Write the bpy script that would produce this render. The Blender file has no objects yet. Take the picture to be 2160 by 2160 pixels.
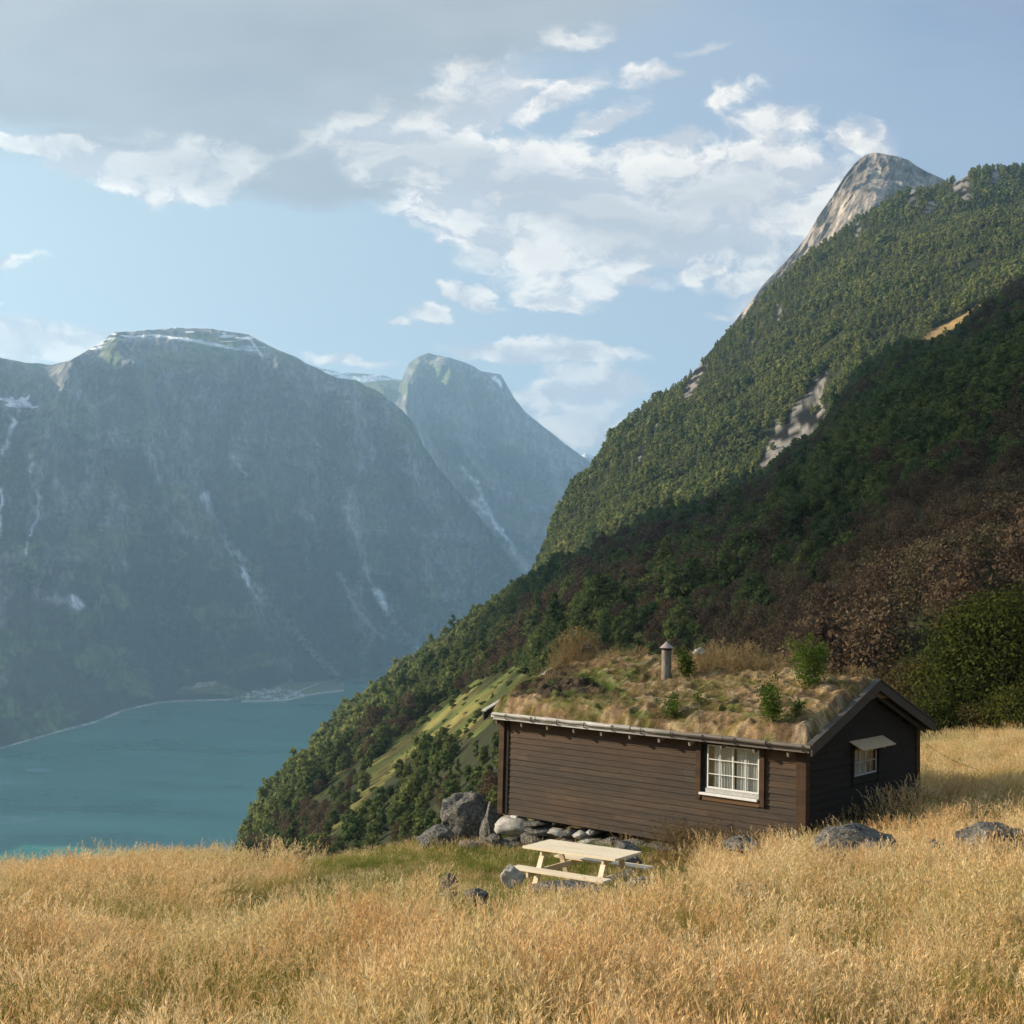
import bpy, math, random
import numpy as np
from math import sin, cos, radians, degrees, pi
from mathutils import Vector, Matrix
random.seed(7)
rng = np.random.default_rng(11)
sc = bpy.context.scene
COL = sc.collection

# ------------------------------------------------------------------ camera
CF, CP, CR = 2624.0, radians(3.692), radians(1.444)      # focal length in px of a 2160 px frame, pitch, roll
FW = np.array([0, cos(CP), sin(CP)])
R0 = np.array([1., 0, 0]); U0 = np.array([0, -sin(CP), cos(CP)])
RT = cos(CR)*R0 + sin(CR)*U0
UP = -sin(CR)*R0 + cos(CR)*U0
cam_d = bpy.data.cameras.new('camera'); cam = bpy.data.objects.new('camera', cam_d); COL.objects.link(cam)
cam_d.sensor_width = 36; cam_d.lens = 36*CF/2160; cam_d.clip_start = .1; cam_d.clip_end = 60000
M = Matrix(((RT[0], UP[0], -FW[0], 0), (RT[1], UP[1], -FW[1], 0), (RT[2], UP[2], -FW[2], 0), (0, 0, 0, 1)))
cam.matrix_world = M
sc.camera = cam

def ray(px, py):
    px = np.asarray(px, float); py = np.asarray(py, float)
    d = FW + RT*((px-1080)/CF)[..., None] - UP*((py-1080)/CF)[..., None]
    return d
def azs(px, py):
    d = ray(px, py); return np.degrees(np.arctan2(d[..., 0], d[..., 1])), d[..., 2]/np.hypot(d[..., 0], d[..., 1])
def pix(P):
    P = np.asarray(P, float); dd = P @ FW
    dd = np.where(dd > .01, dd, .01)
    return 1080+CF*(P @ RT)/dd, 1080-CF*(P @ UP)/dd
def inpoly(x, y, poly):
    c = np.zeros(np.shape(x), bool); n = len(poly)
    for i in range(n):
        x0, y0 = poly[i]; x1, y1 = poly[(i+1) % n]
        if y0 == y1: continue
        t = ((y0 > y) != (y1 > y)) & (x < (x1-x0)*(y-y0)/(y1-y0)+x0)
        c ^= t
    return c
def dpoly(x, y, pts):                       # distance to an open polyline
    best = np.full(np.shape(x), 1e9)
    for (x0, y0), (x1, y1) in zip(pts[:-1], pts[1:]):
        vx, vy = x1-x0, y1-y0; L = vx*vx+vy*vy+1e-9
        t = np.clip(((x-x0)*vx+(y-y0)*vy)/L, 0, 1)
        best = np.minimum(best, np.hypot(x-x0-t*vx, y-y0-t*vy))
    return best
def sst(a, b, x):
    t = np.clip((x-a)/(b-a), 0, 1); return t*t*(3-2*t)

# ------------------------------------------------------------------ noise
def vnoise(x, y, z=0., seed=0):
    x, y, z = np.broadcast_arrays(np.asarray(x, float), np.asarray(y, float), np.asarray(z, float))
    xi = np.floor(x).astype(np.int64); yi = np.floor(y).astype(np.int64); zi = np.floor(z).astype(np.int64)
    fx, fy, fz = x-xi, y-yi, z-zi
    fx = fx*fx*(3-2*fx); fy = fy*fy*(3-2*fy); fz = fz*fz*(3-2*fz)
    def h(a, b, c):
        n = (a*374761393 + b*668265263 + c*2147483647*3 + seed*974634777) & 0xffffffff
        n = ((n ^ (n >> 13))*1274126177) & 0xffffffff
        n = ((n ^ (n >> 16))*2246822519) & 0xffffffff
        return ((n ^ (n >> 15)) & 0xffff)/65535.
    r = 0
    for a in (0, 1):
        for b in (0, 1):
            for c in (0, 1):
                r = r + h(xi+a, yi+b, zi+c)*(fx if a else 1-fx)*(fy if b else 1-fy)*(fz if c else 1-fz)
    return r
def fbm(x, y, z=0., o=5, seed=0, gain=.5):
    s = 0; a = 1; t = 0
    for i in range(o):
        s = s + a*vnoise(np.asarray(x)*2**i+i*17.3, np.asarray(y)*2**i+i*9.1, np.asarray(z)*2**i, seed+i); t += a; a *= gain
    return s/t
def ridged(x, y, o=5, seed=0, gain=.5):
    s = 0; a = 1; t = 0
    for i in range(o):
        s = s + a*(1-np.abs(2*vnoise(np.asarray(x)*2**i+i*5.3, np.asarray(y)*2**i+i*3.7, 0, seed+i)-1)); t += a; a *= gain
    return s/t

# ------------------------------------------------------------------ mesh helpers
def tag(o, label=None, cat=None, group=None, kind=None):
    if label: o['label'] = label
    if cat: o['category'] = cat
    if group: o['group'] = group
    if kind: o['kind'] = kind
    return o
def mesh_data(name, V, F, mats=(), mi=None, smooth=False, col=None):
    V = np.asarray(V, np.float32); me = bpy.data.meshes.new(name)
    if isinstance(F, np.ndarray): F = [F]
    sizes = []; idx = []
    for f in F:
        f = np.asarray(f, np.int32)
        if len(f) == 0: continue
        sizes.append(np.full(len(f), f.shape[1], np.int32)); idx.append(f.ravel())
    sizes = np.concatenate(sizes); idx = np.concatenate(idx)
    me.vertices.add(len(V)); me.vertices.foreach_set('co', V.ravel())
    me.loops.add(len(idx)); me.loops.foreach_set('vertex_index', idx)
    me.polygons.add(len(sizes)); st = np.concatenate([[0], np.cumsum(sizes)[:-1]]).astype(np.int32)
    me.polygons.foreach_set('loop_start', st)
    for m in mats: me.materials.append(m)
    if mi is not None: me.polygons.foreach_set('material_index', np.asarray(mi, np.int32))
    me.update(calc_edges=True); me.validate()
    if smooth: me.polygons.foreach_set('use_smooth', np.ones(len(me.polygons), bool))
    if col is not None:
        a = me.color_attributes.new('Col', 'FLOAT_COLOR', 'POINT')
        c = np.ones((len(V), 4), np.float32); c[:, :3] = col; a.data.foreach_set('color', c.ravel())
    return me
def link(name, me, parent=None, loc=None, rot=None):
    o = bpy.data.objects.new(name, me); COL.objects.link(o)
    if parent is not None: o.parent = parent
    if loc is not None: o.location = loc
    if rot is not None: o.rotation_euler = rot
    return o
def empty(name, loc, rz=0):
    o = bpy.data.objects.new(name, None); COL.objects.link(o); o.location = loc; o.rotation_euler = (0, 0, rz)
    o.empty_display_size = .3
    return o
class MB:
    def __init__(s): s.V = []; s.F = []; s.m = []
    def add(s, V, F, m=0):
        n = len(s.V); s.V += [tuple(v) for v in V]
        for f in F: s.F.append(tuple(i+n for i in f)); s.m.append(m)
    def box(s, x0, x1, y0, y1, z0, z1, m=0, jit=0):
        V = [(x, y, z) for z in (z0, z1) for y in (y0, y1) for x in (x0, x1)]
        if jit: V = [tuple(c+random.uniform(-jit, jit) for c in v) for v in V]
        s.add(V, [(0, 2, 3, 1), (4, 5, 7, 6), (0, 1, 5, 4), (2, 6, 7, 3), (0, 4, 6, 2), (1, 3, 7, 5)], m)
    def bar(s, a, b, w, h, m=0, up=(0, 0, 1), w2=None, h2=None):
        a = Vector(a); b = Vector(b); t = (b-a).normalized(); u = Vector(up); sd = t.cross(u)
        if sd.length < 1e-4: sd = t.cross(Vector((1, 0, 0)))
        sd.normalize(); u = sd.cross(t).normalized()
        w2 = w if w2 is None else w2; h2 = h if h2 is None else h2
        V = []
        for p, ww, hh in ((a, w, h), (b, w2, h2)):
            for i, j in ((-1, -1), (1, -1), (1, 1), (-1, 1)): V.append(p+sd*(i*ww/2)+u*(j*hh/2))
        s.add(V, [(0, 1, 2, 3), (7, 6, 5, 4), (0, 4, 5, 1), (1, 5, 6, 2), (2, 6, 7, 3), (3, 7, 4, 0)], m)
    def tube(s, pts, rad, n=8, m=0, cap=True):
        pts = [Vector(p) for p in pts]; base = len(s.V); k = len(pts)
        if not hasattr(rad, '__len__'): rad = [rad]*k
        V = []
        for i, p in enumerate(pts):
            t = (pts[min(i+1, k-1)]-pts[max(i-1, 0)]).normalized()
            sd = t.cross(Vector((0, 0, 1)))
            if sd.length < .05: sd = t.cross(Vector((1, 0, 0)))
            sd.normalize(); u = sd.cross(t)
            for j in range(n):
                a = 2*pi*j/n; V.append(p+(sd*cos(a)+u*sin(a))*rad[i])
        F = [(i*n+j, i*n+(j+1) % n, (i+1)*n+(j+1) % n, (i+1)*n+j) for i in range(k-1) for j in range(n)]
        if cap: F += [tuple(range(n))[::-1], tuple((k-1)*n+j for j in range(n))]
        s.add(V, F, m)
    def build(s, name, mats, parent=None, loc=None, rot=None, smooth=False, bevel=0):
        if not isinstance(mats, (list, tuple)): mats = [mats]
        me = bpy.data.meshes.new(name); me.from_pydata([tuple(v) for v in s.V], [], s.F)
        for m in mats: me.materials.append(m)
        me.polygons.foreach_set('material_index', np.array(s.m, np.int32)); me.update()
        if smooth: me.polygons.foreach_set('use_smooth', np.ones(len(me.polygons), bool))
        o = link(name, me, parent, loc, rot)
        if bevel:
            b = o.modifiers.new('bevel', 'BEVEL'); b.width = bevel; b.segments = 2; b.limit_method = 'ANGLE'
        return o
def grid_faces(nr, nc):
    i = np.arange(nr-1)[:, None]*nc + np.arange(nc-1)[None]
    return np.stack([i, i+1, i+nc+1, i+nc], -1).reshape(-1, 4)

# ------------------------------------------------------------------ material helper
class NT:
    def __init__(s, name):
        s.m = bpy.data.materials.new(name); s.m.use_nodes = True; s.t = s.m.node_tree; s.t.nodes.clear()
        s.out = s.t.nodes.new('ShaderNodeOutputMaterial')
    def n(s, typ, **k):
        nd = s.t.nodes.new(typ)
        for a, b in k.items():
            if a in ('i',):
                for q, v in b.items(): s.set(nd.inputs[q], v)
            else: setattr(nd, a, b)
        return nd
    def set(s, inp, v):
        if isinstance(v, bpy.types.NodeSocket): s.t.links.new(v, inp)
        else:
            if hasattr(inp.default_value, '__len__') and not hasattr(v, '__len__'): v = (v, v, v)
            if hasattr(v, '__len__') and len(v) == 3 and len(inp.default_value) == 4: v = tuple(v)+(1,)
            inp.default_value = v
    def pos(s): return s.n('ShaderNodeNewGeometry').outputs['Position']
    def obj(s): return s.n('ShaderNodeTexCoord').outputs['Object']
    def map(s, vec, scale=(1, 1, 1), loc=(0, 0, 0), rot=(0, 0, 0)):
        return s.n('ShaderNodeMapping', i={'Vector': vec, 'Scale': scale, 'Location': loc, 'Rotation': rot}).outputs[0]
    def noise(s, vec, scale, detail=4, rough=.55, dist=0, out='Fac'):
        return s.n('ShaderNodeTexNoise', i={'Vector': vec, 'Scale': scale, 'Detail': detail, 'Roughness': rough, 'Distortion': dist}).outputs[out]
    def voro(s, vec, scale, out='Distance', feature='F1'):
        return s.n('ShaderNodeTexVoronoi', feature=feature, i={'Vector': vec, 'Scale': scale}).outputs[out]
    def math(s, op, a, b=0., c=0., clamp=False):
        return s.n('ShaderNodeMath', operation=op, use_clamp=clamp, i={0: a, 1: b, 2: c}).outputs[0]
    def vmath(s, op, a, b=(0, 0, 0)):
        nd = s.n('ShaderNodeVectorMath', operation=op, i={0: a, 1: b}); return nd.outputs['Value' if op in ('DOT_PRODUCT', 'LENGTH', 'DISTANCE') else 'Vector']
    def mr(s, v, a, b, c=0., d=1., smooth=False):
        return s.n('ShaderNodeMapRange', interpolation_type='SMOOTHSTEP' if smooth else 'LINEAR', i={0: v, 1: a, 2: b, 3: c, 4: d}).outputs[0]
    def mix(s, f, a, b, bt='MIX'):
        nd = s.n('ShaderNodeMix', data_type='RGBA', blend_type=bt, clamp_factor=True)
        s.set(nd.inputs[0], f); s.set(nd.inputs[6], a); s.set(nd.inputs[7], b); return nd.outputs[2]
    def ramp(s, f, stops):
        nd = s.n('ShaderNodeValToRGB', i={0: f}); e = nd.color_ramp.elements
        while len(e) < len(stops): e.new(.5)
        for q, (p, c) in zip(e, stops): q.position = p; q.color = tuple(c)+(1,)
        return nd.outputs[0]
    def bump(s, h, strength=.4, dist=.05, normal=None):
        nd = s.n('ShaderNodeBump', i={'Height': h, 'Strength': strength, 'Distance': dist})
        if normal: s.set(nd.inputs['Normal'], normal)
        return nd.outputs[0]
    def pbr(s, col, rough=.8, normal=None, spec=.3, metal=0., **k):
        b = s.n('ShaderNodeBsdfPrincipled', i={'Base Color': col, 'Roughness': rough, 'Specular IOR Level': spec, 'Metallic': metal})
        if normal is not None: s.set(b.inputs['Normal'], normal)
        for q, v in k.items(): s.set(b.inputs[q], v)
        s.t.links.new(b.outputs[0], s.out.inputs['Surface']); return s.m
    def leaf(s, col, trans=.35, rough=.6, normal=None):
        a = s.n('ShaderNodeBsdfDiffuse', i={'Color': col}); b = s.n('ShaderNodeBsdfTranslucent', i={'Color': col})
        m = s.n('ShaderNodeMixShader', i={0: trans}); s.t.links.new(a.outputs[0], m.inputs[1]); s.t.links.new(b.outputs[0], m.inputs[2])
        s.t.links.new(m.outputs[0], s.out.inputs['Surface']); return s.m
    def rnd(s): return s.n('ShaderNodeObjectInfo').outputs['Random']

# ------------------------------------------------------------------ light
SUN_AZ, SUN_EL = -80.0, 21.0
SD = np.array([sin(radians(SUN_AZ))*cos(radians(SUN_EL)), cos(radians(SUN_AZ))*cos(radians(SUN_EL)), sin(radians(SUN_EL))])
sl = bpy.data.lights.new('sun', 'SUN'); so = bpy.data.objects.new('sun', sl); COL.objects.link(so)
sl.energy = 5.0; sl.angle = radians(.5); sl.color = (1, .84, .64)
so.rotation_euler = Vector(SD).to_track_quat('Z', 'Y').to_euler()

WZ = -450.0     # water level below the eye
# ------------------------------------------------------------------ near ground
_cp = np.array([(0, 0, -1.65), (0, -15, .8), (-15, -5, -1.), (15, -5, -.3), (0, 8, -2.95), (0, 15, -4.05), (1.35, 21.7, -5.12), (-7, 20, -4.9),
    (-6.2, 29.3, -6.6), (-11.5, 27.7, -6.75), (-7, 32, -7.3), (6, 25, -5.28), (-.08, 29.96, -6.05), (9.69, 29.66, -4.8), (3.64, 34.6, -5.9), (5.1, 18.3, -3.95), (7, 17.5, -3.6),
    (16.1, 42, -4.95), (12, 36, -4.9), (10, 26, -4.25), (18, 47, -5.0), (-3, 32, -6.6), (-4, 12, -3.6), (-12, 15, -4.2), (25, 20, -2.6), (-25, 25, -6.3), (3, 25.5, -5.62), (-1.2, 26, -5.75), (2.9, 27.4, -5.40), (4.5, 26.1, -5.3), (1.3, 28.7, -5.75),
    (-30, 5, -3.5), (35, 10, -.5), (0, -40, 4), (-40, -40, 3), (40, -40, 6), (40, 45, -3)], float)
def _tps(r): return r*r*np.log(r+1e-6)
_n = len(_cp); _A = np.zeros((_n+3, _n+3)); _d = np.hypot(_cp[:, None, 0]-_cp[None, :, 0], _cp[:, None, 1]-_cp[None, :, 1])
_A[:_n, :_n] = _tps(_d)+np.eye(_n)*2.; _A[:_n, _n] = 1; _A[:_n, _n+1:] = _cp[:, :2]; _A[_n:, :_n] = _A[:_n, _n:].T
_w = np.linalg.solve(_A, np.concatenate([_cp[:, 2], [0, 0, 0]]))
def near(x, y):
    x = np.asarray(x, float); y = np.asarray(y, float); r = _w[_n]+_w[_n+1]*x+_w[_n+2]*y
    for i in range(_n): r = r + _w[i]*_tps(np.hypot(x-_cp[i, 0], y-_cp[i, 1]))
    return r + (fbm(x*.5, y*.5, o=3, seed=3)-.5)*.22

# ------------------------------------------------------------------ the whole hillside as one polar height sheet
def curve(pts):
    p = np.array(pts, float); a, s = azs(p[:, 0], p[:, 1]); o = np.argsort(a)
    return lambda az: (np.interp(az, a[o], p[o, 2]), np.interp(az, a[o], s[o]))
C_L = curve([(300, 2160, 330), (400, 2060, 330), (480, 1900, 330), (520, 1770, 330), (600, 1800, 240), (730, 1810, 190), (900, 1800, 150), (1056, 1720, 125), (1200, 1560, 118), (1500, 1570, 105),
             (1700, 1570, 85), (1900, 1590, 66), (2160, 1590, 62), (2600, 1560, 60)])
C_B = curve([(300, 2150, 400), (400, 2050, 400), (480, 1880, 400), (520, 1768, 400), (640, 1650, 470), (780, 1510, 560), (900, 1425, 640), (1006, 1340, 720), (1118, 1262, 780), (1185, 1225, 800), (1342, 1146, 860),
             (1498, 1080, 900), (1588, 1035, 930), (1720, 946, 960), (1811, 822, 1000), (1945, 742, 1040), (2160, 620, 1100), (2600, 400, 1150)])
C_T = curve([(300, 2140, 420), (400, 2040, 420), (480, 1860, 420), (520, 1760, 420), (560, 1693, 490), (626, 1622, 560), (727, 1522, 680), (894, 1399, 860), (1006, 1300, 1000), (1060, 1262, 1040), (1118, 1228, 1090), (1150, 1155, 1180), (1163, 1117, 1220), (1213, 1018, 1350),
             (1263, 973, 1400), (1297, 906, 1450), (1370, 852, 1500), (1442, 805, 1550), (1565, 682, 1650), (1590, 650, 1700), (1641, 596, 1720), (1724, 528, 1760), (1797, 476, 1800),
             (1859, 440, 1850), (1936, 400, 1900), (1998, 386, 1950), (2040, 366, 1950), (2081, 354, 2000), (2160, 357, 2050), (2400, 330, 2100), (2800, 300, 2100)])
AZ = np.unique(np.concatenate([np.linspace(-180, -34, 60), np.linspace(-34, -14, 120), np.linspace(-14, 27, 560), np.linspace(27, 40, 60), np.linspace(40, 180, 60)]))
DG = np.concatenate([[.0], np.geomspace(.7, 70, 130), np.geomspace(72, 1200, 210), np.geomspace(1208, 2600, 130), np.geomspace(2700, 5000, 12)])
def build_sheet():
    Z = np.zeros((len(AZ), len(DG)))
    ar = np.radians(AZ)[:, None]; X = np.sin(ar)*DG; Y = np.cos(ar)*DG
    NZ = near(X[:, DG < 75], Y[:, DG < 75])
    nn = NZ.shape[1]
    for i, a in enumerate(AZ):
        dn = np.interp(a, [-180, -100, -60, -20, -8, 0, 6, 14, 22, 60, 180], [60, 60, 45, 31, 33, 35, 39, 47, 50, 55, 60])
        zn = np.interp(dn, DG[:nn], NZ[i])
        lk = [(dn, zn), (dn*1.25, zn-3.2), (60, zn-15), (120, -48), (300, -160), (900, WZ-10), (1300, WZ-60), (6000, WZ-100)]
        zl = np.interp(DG, *zip(*lk))
        ac = min(max(a, -15.5), 30)
        (dl, s_l), (db, sb), (dt, stp) = C_L(ac), C_B(ac), C_T(ac)
        rk = [(dn, zn)]
        w = float(sst(7, 0, ac))
        zm = (zn-3)*(1-w)+w*-33; dm = (dn*1.1)*(1-w)+w*95
        if dm < dl: rk.append((dm, zm if w > 0 else zn-.3))
        rk += [(dl, dl*s_l), (db, db*sb)]
        dip = 10*float(sst(-8, 2, ac))+2
        if dt > db+60: rk += [(db+45, (db+45)*sb-dip)]
        f1, f2 = .35, .7
        zt = dt*stp; z0 = (db+45)*sb-dip
        if dt-db > 150: rk += [(db+45+(dt-db-45)*f1, z0+(zt-z0)*f1*.9), (db+45+(dt-db-45)*f2, z0+(zt-z0)*f2*.95)]
        rk += [(dt, zt), (dt*1.06, zt-10-dt*.01), (dt*1.4, zt-dt*.25), (dt*1.4+900, WZ-30), (9000, WZ-60)]
        zr = np.interp(DG, *zip(*rk))
        if a > 30: zr = zr+ (a-30)*0
        wt = float(sst(-15.5, -12.5, a))*(1-float(sst(70, 100, a)))
        z = zl*(1-wt)+zr*wt
        if a > 70:
            back = np.interp(DG, [0, dn, 300, 1500, 6000], [0, zn, zn+60, zn+350, zn+500]); wb = float(sst(70, 100, a)); z = z*(1 if a <= 70 else 1) if False else zr*(1-wb)+back*wb
        if a < -70:
            back = np.interp(DG, [0, dn, 300, 1500, 6000], [0, zn, zn+60, zn+350, zn+500]); wb = float(sst(-70, -120, a)); z = zl*(1-wb)+back*wb
        z = z.copy(); m = DG < dn; z[m] = NZ[i][:m.sum()] if m.sum() <= nn else z[m]
        Z[i] = z
    amp = np.interp(DG, [0, 50, 120, 400, 1200, 5000], [0, 0, 3.5, 12, 34, 60])
    nz = fbm(X/90., Y/90., o=5, seed=21)-.5
    rz = ridged(X/260.+.3*Y/260., Y/420., o=4, seed=33)-.6
    # keep the fitted outline: fade the big undulation at the crest
    Z = Z + amp*(nz*.9+rz*.5)*(1-.55*np.exp(-((DG[None]-np.array([C_T(min(max(a, -15.5), 30))[0] for a in AZ])[:, None])/120.)**2))
    return X, Y, Z
SX, SY, SZ = build_sheet()
def ground(x, y):
    x = np.asarray(x, float); y = np.asarray(y, float)
    a = np.degrees(np.arctan2(x, y)); d = np.hypot(x, y)
    ia = np.clip(np.searchsorted(AZ, a)-1, 0, len(AZ)-2); idd = np.clip(np.searchsorted(DG, d)-1, 0, len(DG)-2)
    ta = (a-AZ[ia])/(AZ[ia+1]-AZ[ia]); td = np.clip((d-DG[idd])/(DG[idd+1]-DG[idd]), 0, 1)
    return (SZ[ia, idd]*(1-ta)*(1-td)+SZ[ia+1, idd]*ta*(1-td)+SZ[ia, idd+1]*(1-ta)*td+SZ[ia+1, idd+1]*ta*td)

# regions of the hillside that carry no wood, outlined as seen from the meadow and laid onto the slope
MEADOWS = [[(775, 1610), (815, 1560), (873, 1508), (940, 1462), (997, 1428), (1060, 1402), (1130, 1392), (1150, 1440), (1070, 1478), (1040, 1522), (1000, 1552), (925, 1572), (865, 1600), (825, 1640), (790, 1668), (770, 1672), (778, 1635)],
           [(655, 1682), (690, 1640), (760, 1592), (772, 1600), (710, 1655), (670, 1690)],
           [(690, 1762), (730, 1700), (790, 1620), (835, 1560), (862, 1535), (858, 1562), (800, 1640), (775, 1700), (740, 1730), (712, 1770)],
           [(1000, 1355), (1020, 1338), (1042, 1338), (1045, 1352), (1010, 1365)],
           [(1262, 1366), (1300, 1345), (1345, 1330), (1404, 1334), (1395, 1350), (1330, 1362), (1280, 1375)],
           [(1595, 1150), (1612, 1128), (1640, 1112), (1640, 1122), (1618, 1150)],
           [(1515, 1180), (1560, 1168), (1604, 1152), (1610, 1160), (1560, 1180), (1525, 1186)]]
STRAW = [[(1915, 738), (1950, 705), (2010, 672), (2060, 640), (2110, 618), (2118, 630), (2060, 665), (2020, 705), (1960, 742)]]
ROCKS = [[(1592, 1026), (1604, 975), (1622, 915), (1640, 880), (1650, 900), (1664, 872), (1690, 842), (1718, 802), (1735, 778), (1748, 790), (1738, 850), (1740, 890), (1722, 905), (1700, 925), (1672, 955), (1640, 985), (1625, 1018)],
         [(1435, 842), (1445, 812), (1462, 785), (1478, 764), (1488, 770), (1478, 800), (1462, 828)],
         [(1375, 905), (1383, 892), (1392, 890), (1386, 918), (1378, 932)],
         [(1634, 664), (1640, 645), (1650, 650), (1644, 680)], [(1800, 505), (1808, 470), (1818, 465), (1812, 500)], [(1576, 720), (1586, 695), (1594, 700), (1584, 730)],
         [(1908, 440), (1920, 400), (1935, 398), (1930, 435)], [(2008, 400), (2014, 365), (2042, 362), (2050, 400), (2040, 425), (2020, 415)], [(1560, 1030), (1570, 1005), (1585, 990), (1590, 1005), (1575, 1035)],
         [(2085, 380), (2100, 350), (2112, 372), (2098, 400)], [(1945, 448), (1962, 420), (1975, 425), (1966, 450)], [(1340, 965), (1352, 940), (1360, 945), (1350, 972)]]
def masks(P, px=None):
    x, y = pix(P) if px is None else px
    g = np.zeros(len(x), bool); s = g.copy(); r = g.copy()
    for p in MEADOWS: g |= inpoly(x, y, p)
    for p in STRAW: s |= inpoly(x, y, p)
    for p in ROCKS: r |= inpoly(x, y, p)
    return g, s, r
P = np.stack([SX, SY, SZ], -1).reshape(-1, 3)
D = np.hypot(P[:, 0], P[:, 1]); visf = (P @ FW) > 5
jx, jy = pix(P); jx = jx+(vnoise(P[:, 0]/15, P[:, 1]/15)-.5)*14; jy = jy+(vnoise(P[:, 0]/15, P[:, 1]/15, 5.)-.5)*14
mg, ms, mr_ = masks(P, (jx, jy)); ok = visf & (D > 90)
soil = np.array([.16, .115, .045]); wood = np.array([.034, .038, .016]); c = np.tile(wood, (len(P), 1))
nn_ = fbm(P[:, 0]/6, P[:, 1]/6, o=4, seed=8)[:, None]
c = wood*(.6+.9*nn_)
c = np.where((D < 75)[:, None], soil*(.6+.9*nn_), c)
nn3 = sst(.35, .65, fbm(P[:, 0]/14, P[:, 1]/14, o=4, seed=9))[:, None]; gm = (np.array([.062, .082, .020])*(1-nn3)+np.array([.15, .135, .042])*nn3)*(.45+1.1*sst(.3, .7, fbm(P[:, 0]/9, P[:, 1]/16, o=3, seed=12)))[:, None]
c = np.where((ok & mg)[:, None], gm, c)
c = np.where((ok & ms)[:, None], np.array([.34, .23, .10])*(.6+.8*nn_), c)
c = np.where((ok & mr_)[:, None], np.array([.125, .118, .108])*(.10+2.0*sst(.42, .56, fbm((P[:, 0]+P[:, 2]*.8)/16., (P[:, 0]*.3-P[:, 2])/5., P[:, 1]/30., o=4, seed=77))[:, None]), c)
mt = NT('hillside_ground'); at = mt.n('ShaderNodeVertexColor', layer_name='Col').outputs[0]
ps = mt.pos(); n1 = mt.noise(ps, .35, 6, .65); n2 = mt.noise(ps, 6., 4, .6)
cc = mt.mix(1., at, mt.ramp(mt.math('MULTIPLY', n1, n2), [(.1, (.45, .45, .45)), (.45, (1.5, 1.45, 1.35))]), 'MULTIPLY')
M_GROUND = mt.pbr(cc, .95, mt.bump(n2, .5, .08), .1)
me = mesh_data('hillside', P, grid_faces(len(AZ), len(DG))[:, ::-1], [M_GROUND], smooth=True, col=c)
tag(link('hillside', me), kind='structure')

# ------------------------------------------------------------------ water
mt = NT('fjord_water'); ps = mt.pos()
w1 = mt.noise(mt.map(ps, (1/60., 1/25., 1)), 1., 6, .7); w2 = mt.noise(mt.map(ps, (1/500., 1/220., 1), rot=(0, 0, .3)), 1., 3, .6)
cw = mt.mix(mt.mr(w2, .35, .65), (.020, .175, .150), (.042, .24, .20))
M_WATER = mt.pbr(cw, mt.mr(w2, .3, .7, .22, .42), mt.bump(w1, .12, 1.5), .5)
V = []; n = 61
gx = np.linspace(-9000, 5000, n); gy = np.linspace(-500, 13500, n)
XX, YY = np.meshgrid(gx, gy); me = mesh_data('water', np.stack([XX, YY, XX*0+WZ], -1).reshape(-1, 3), grid_faces(n, n), [M_WATER])
tag(link('water', me), kind='structure')

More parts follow.
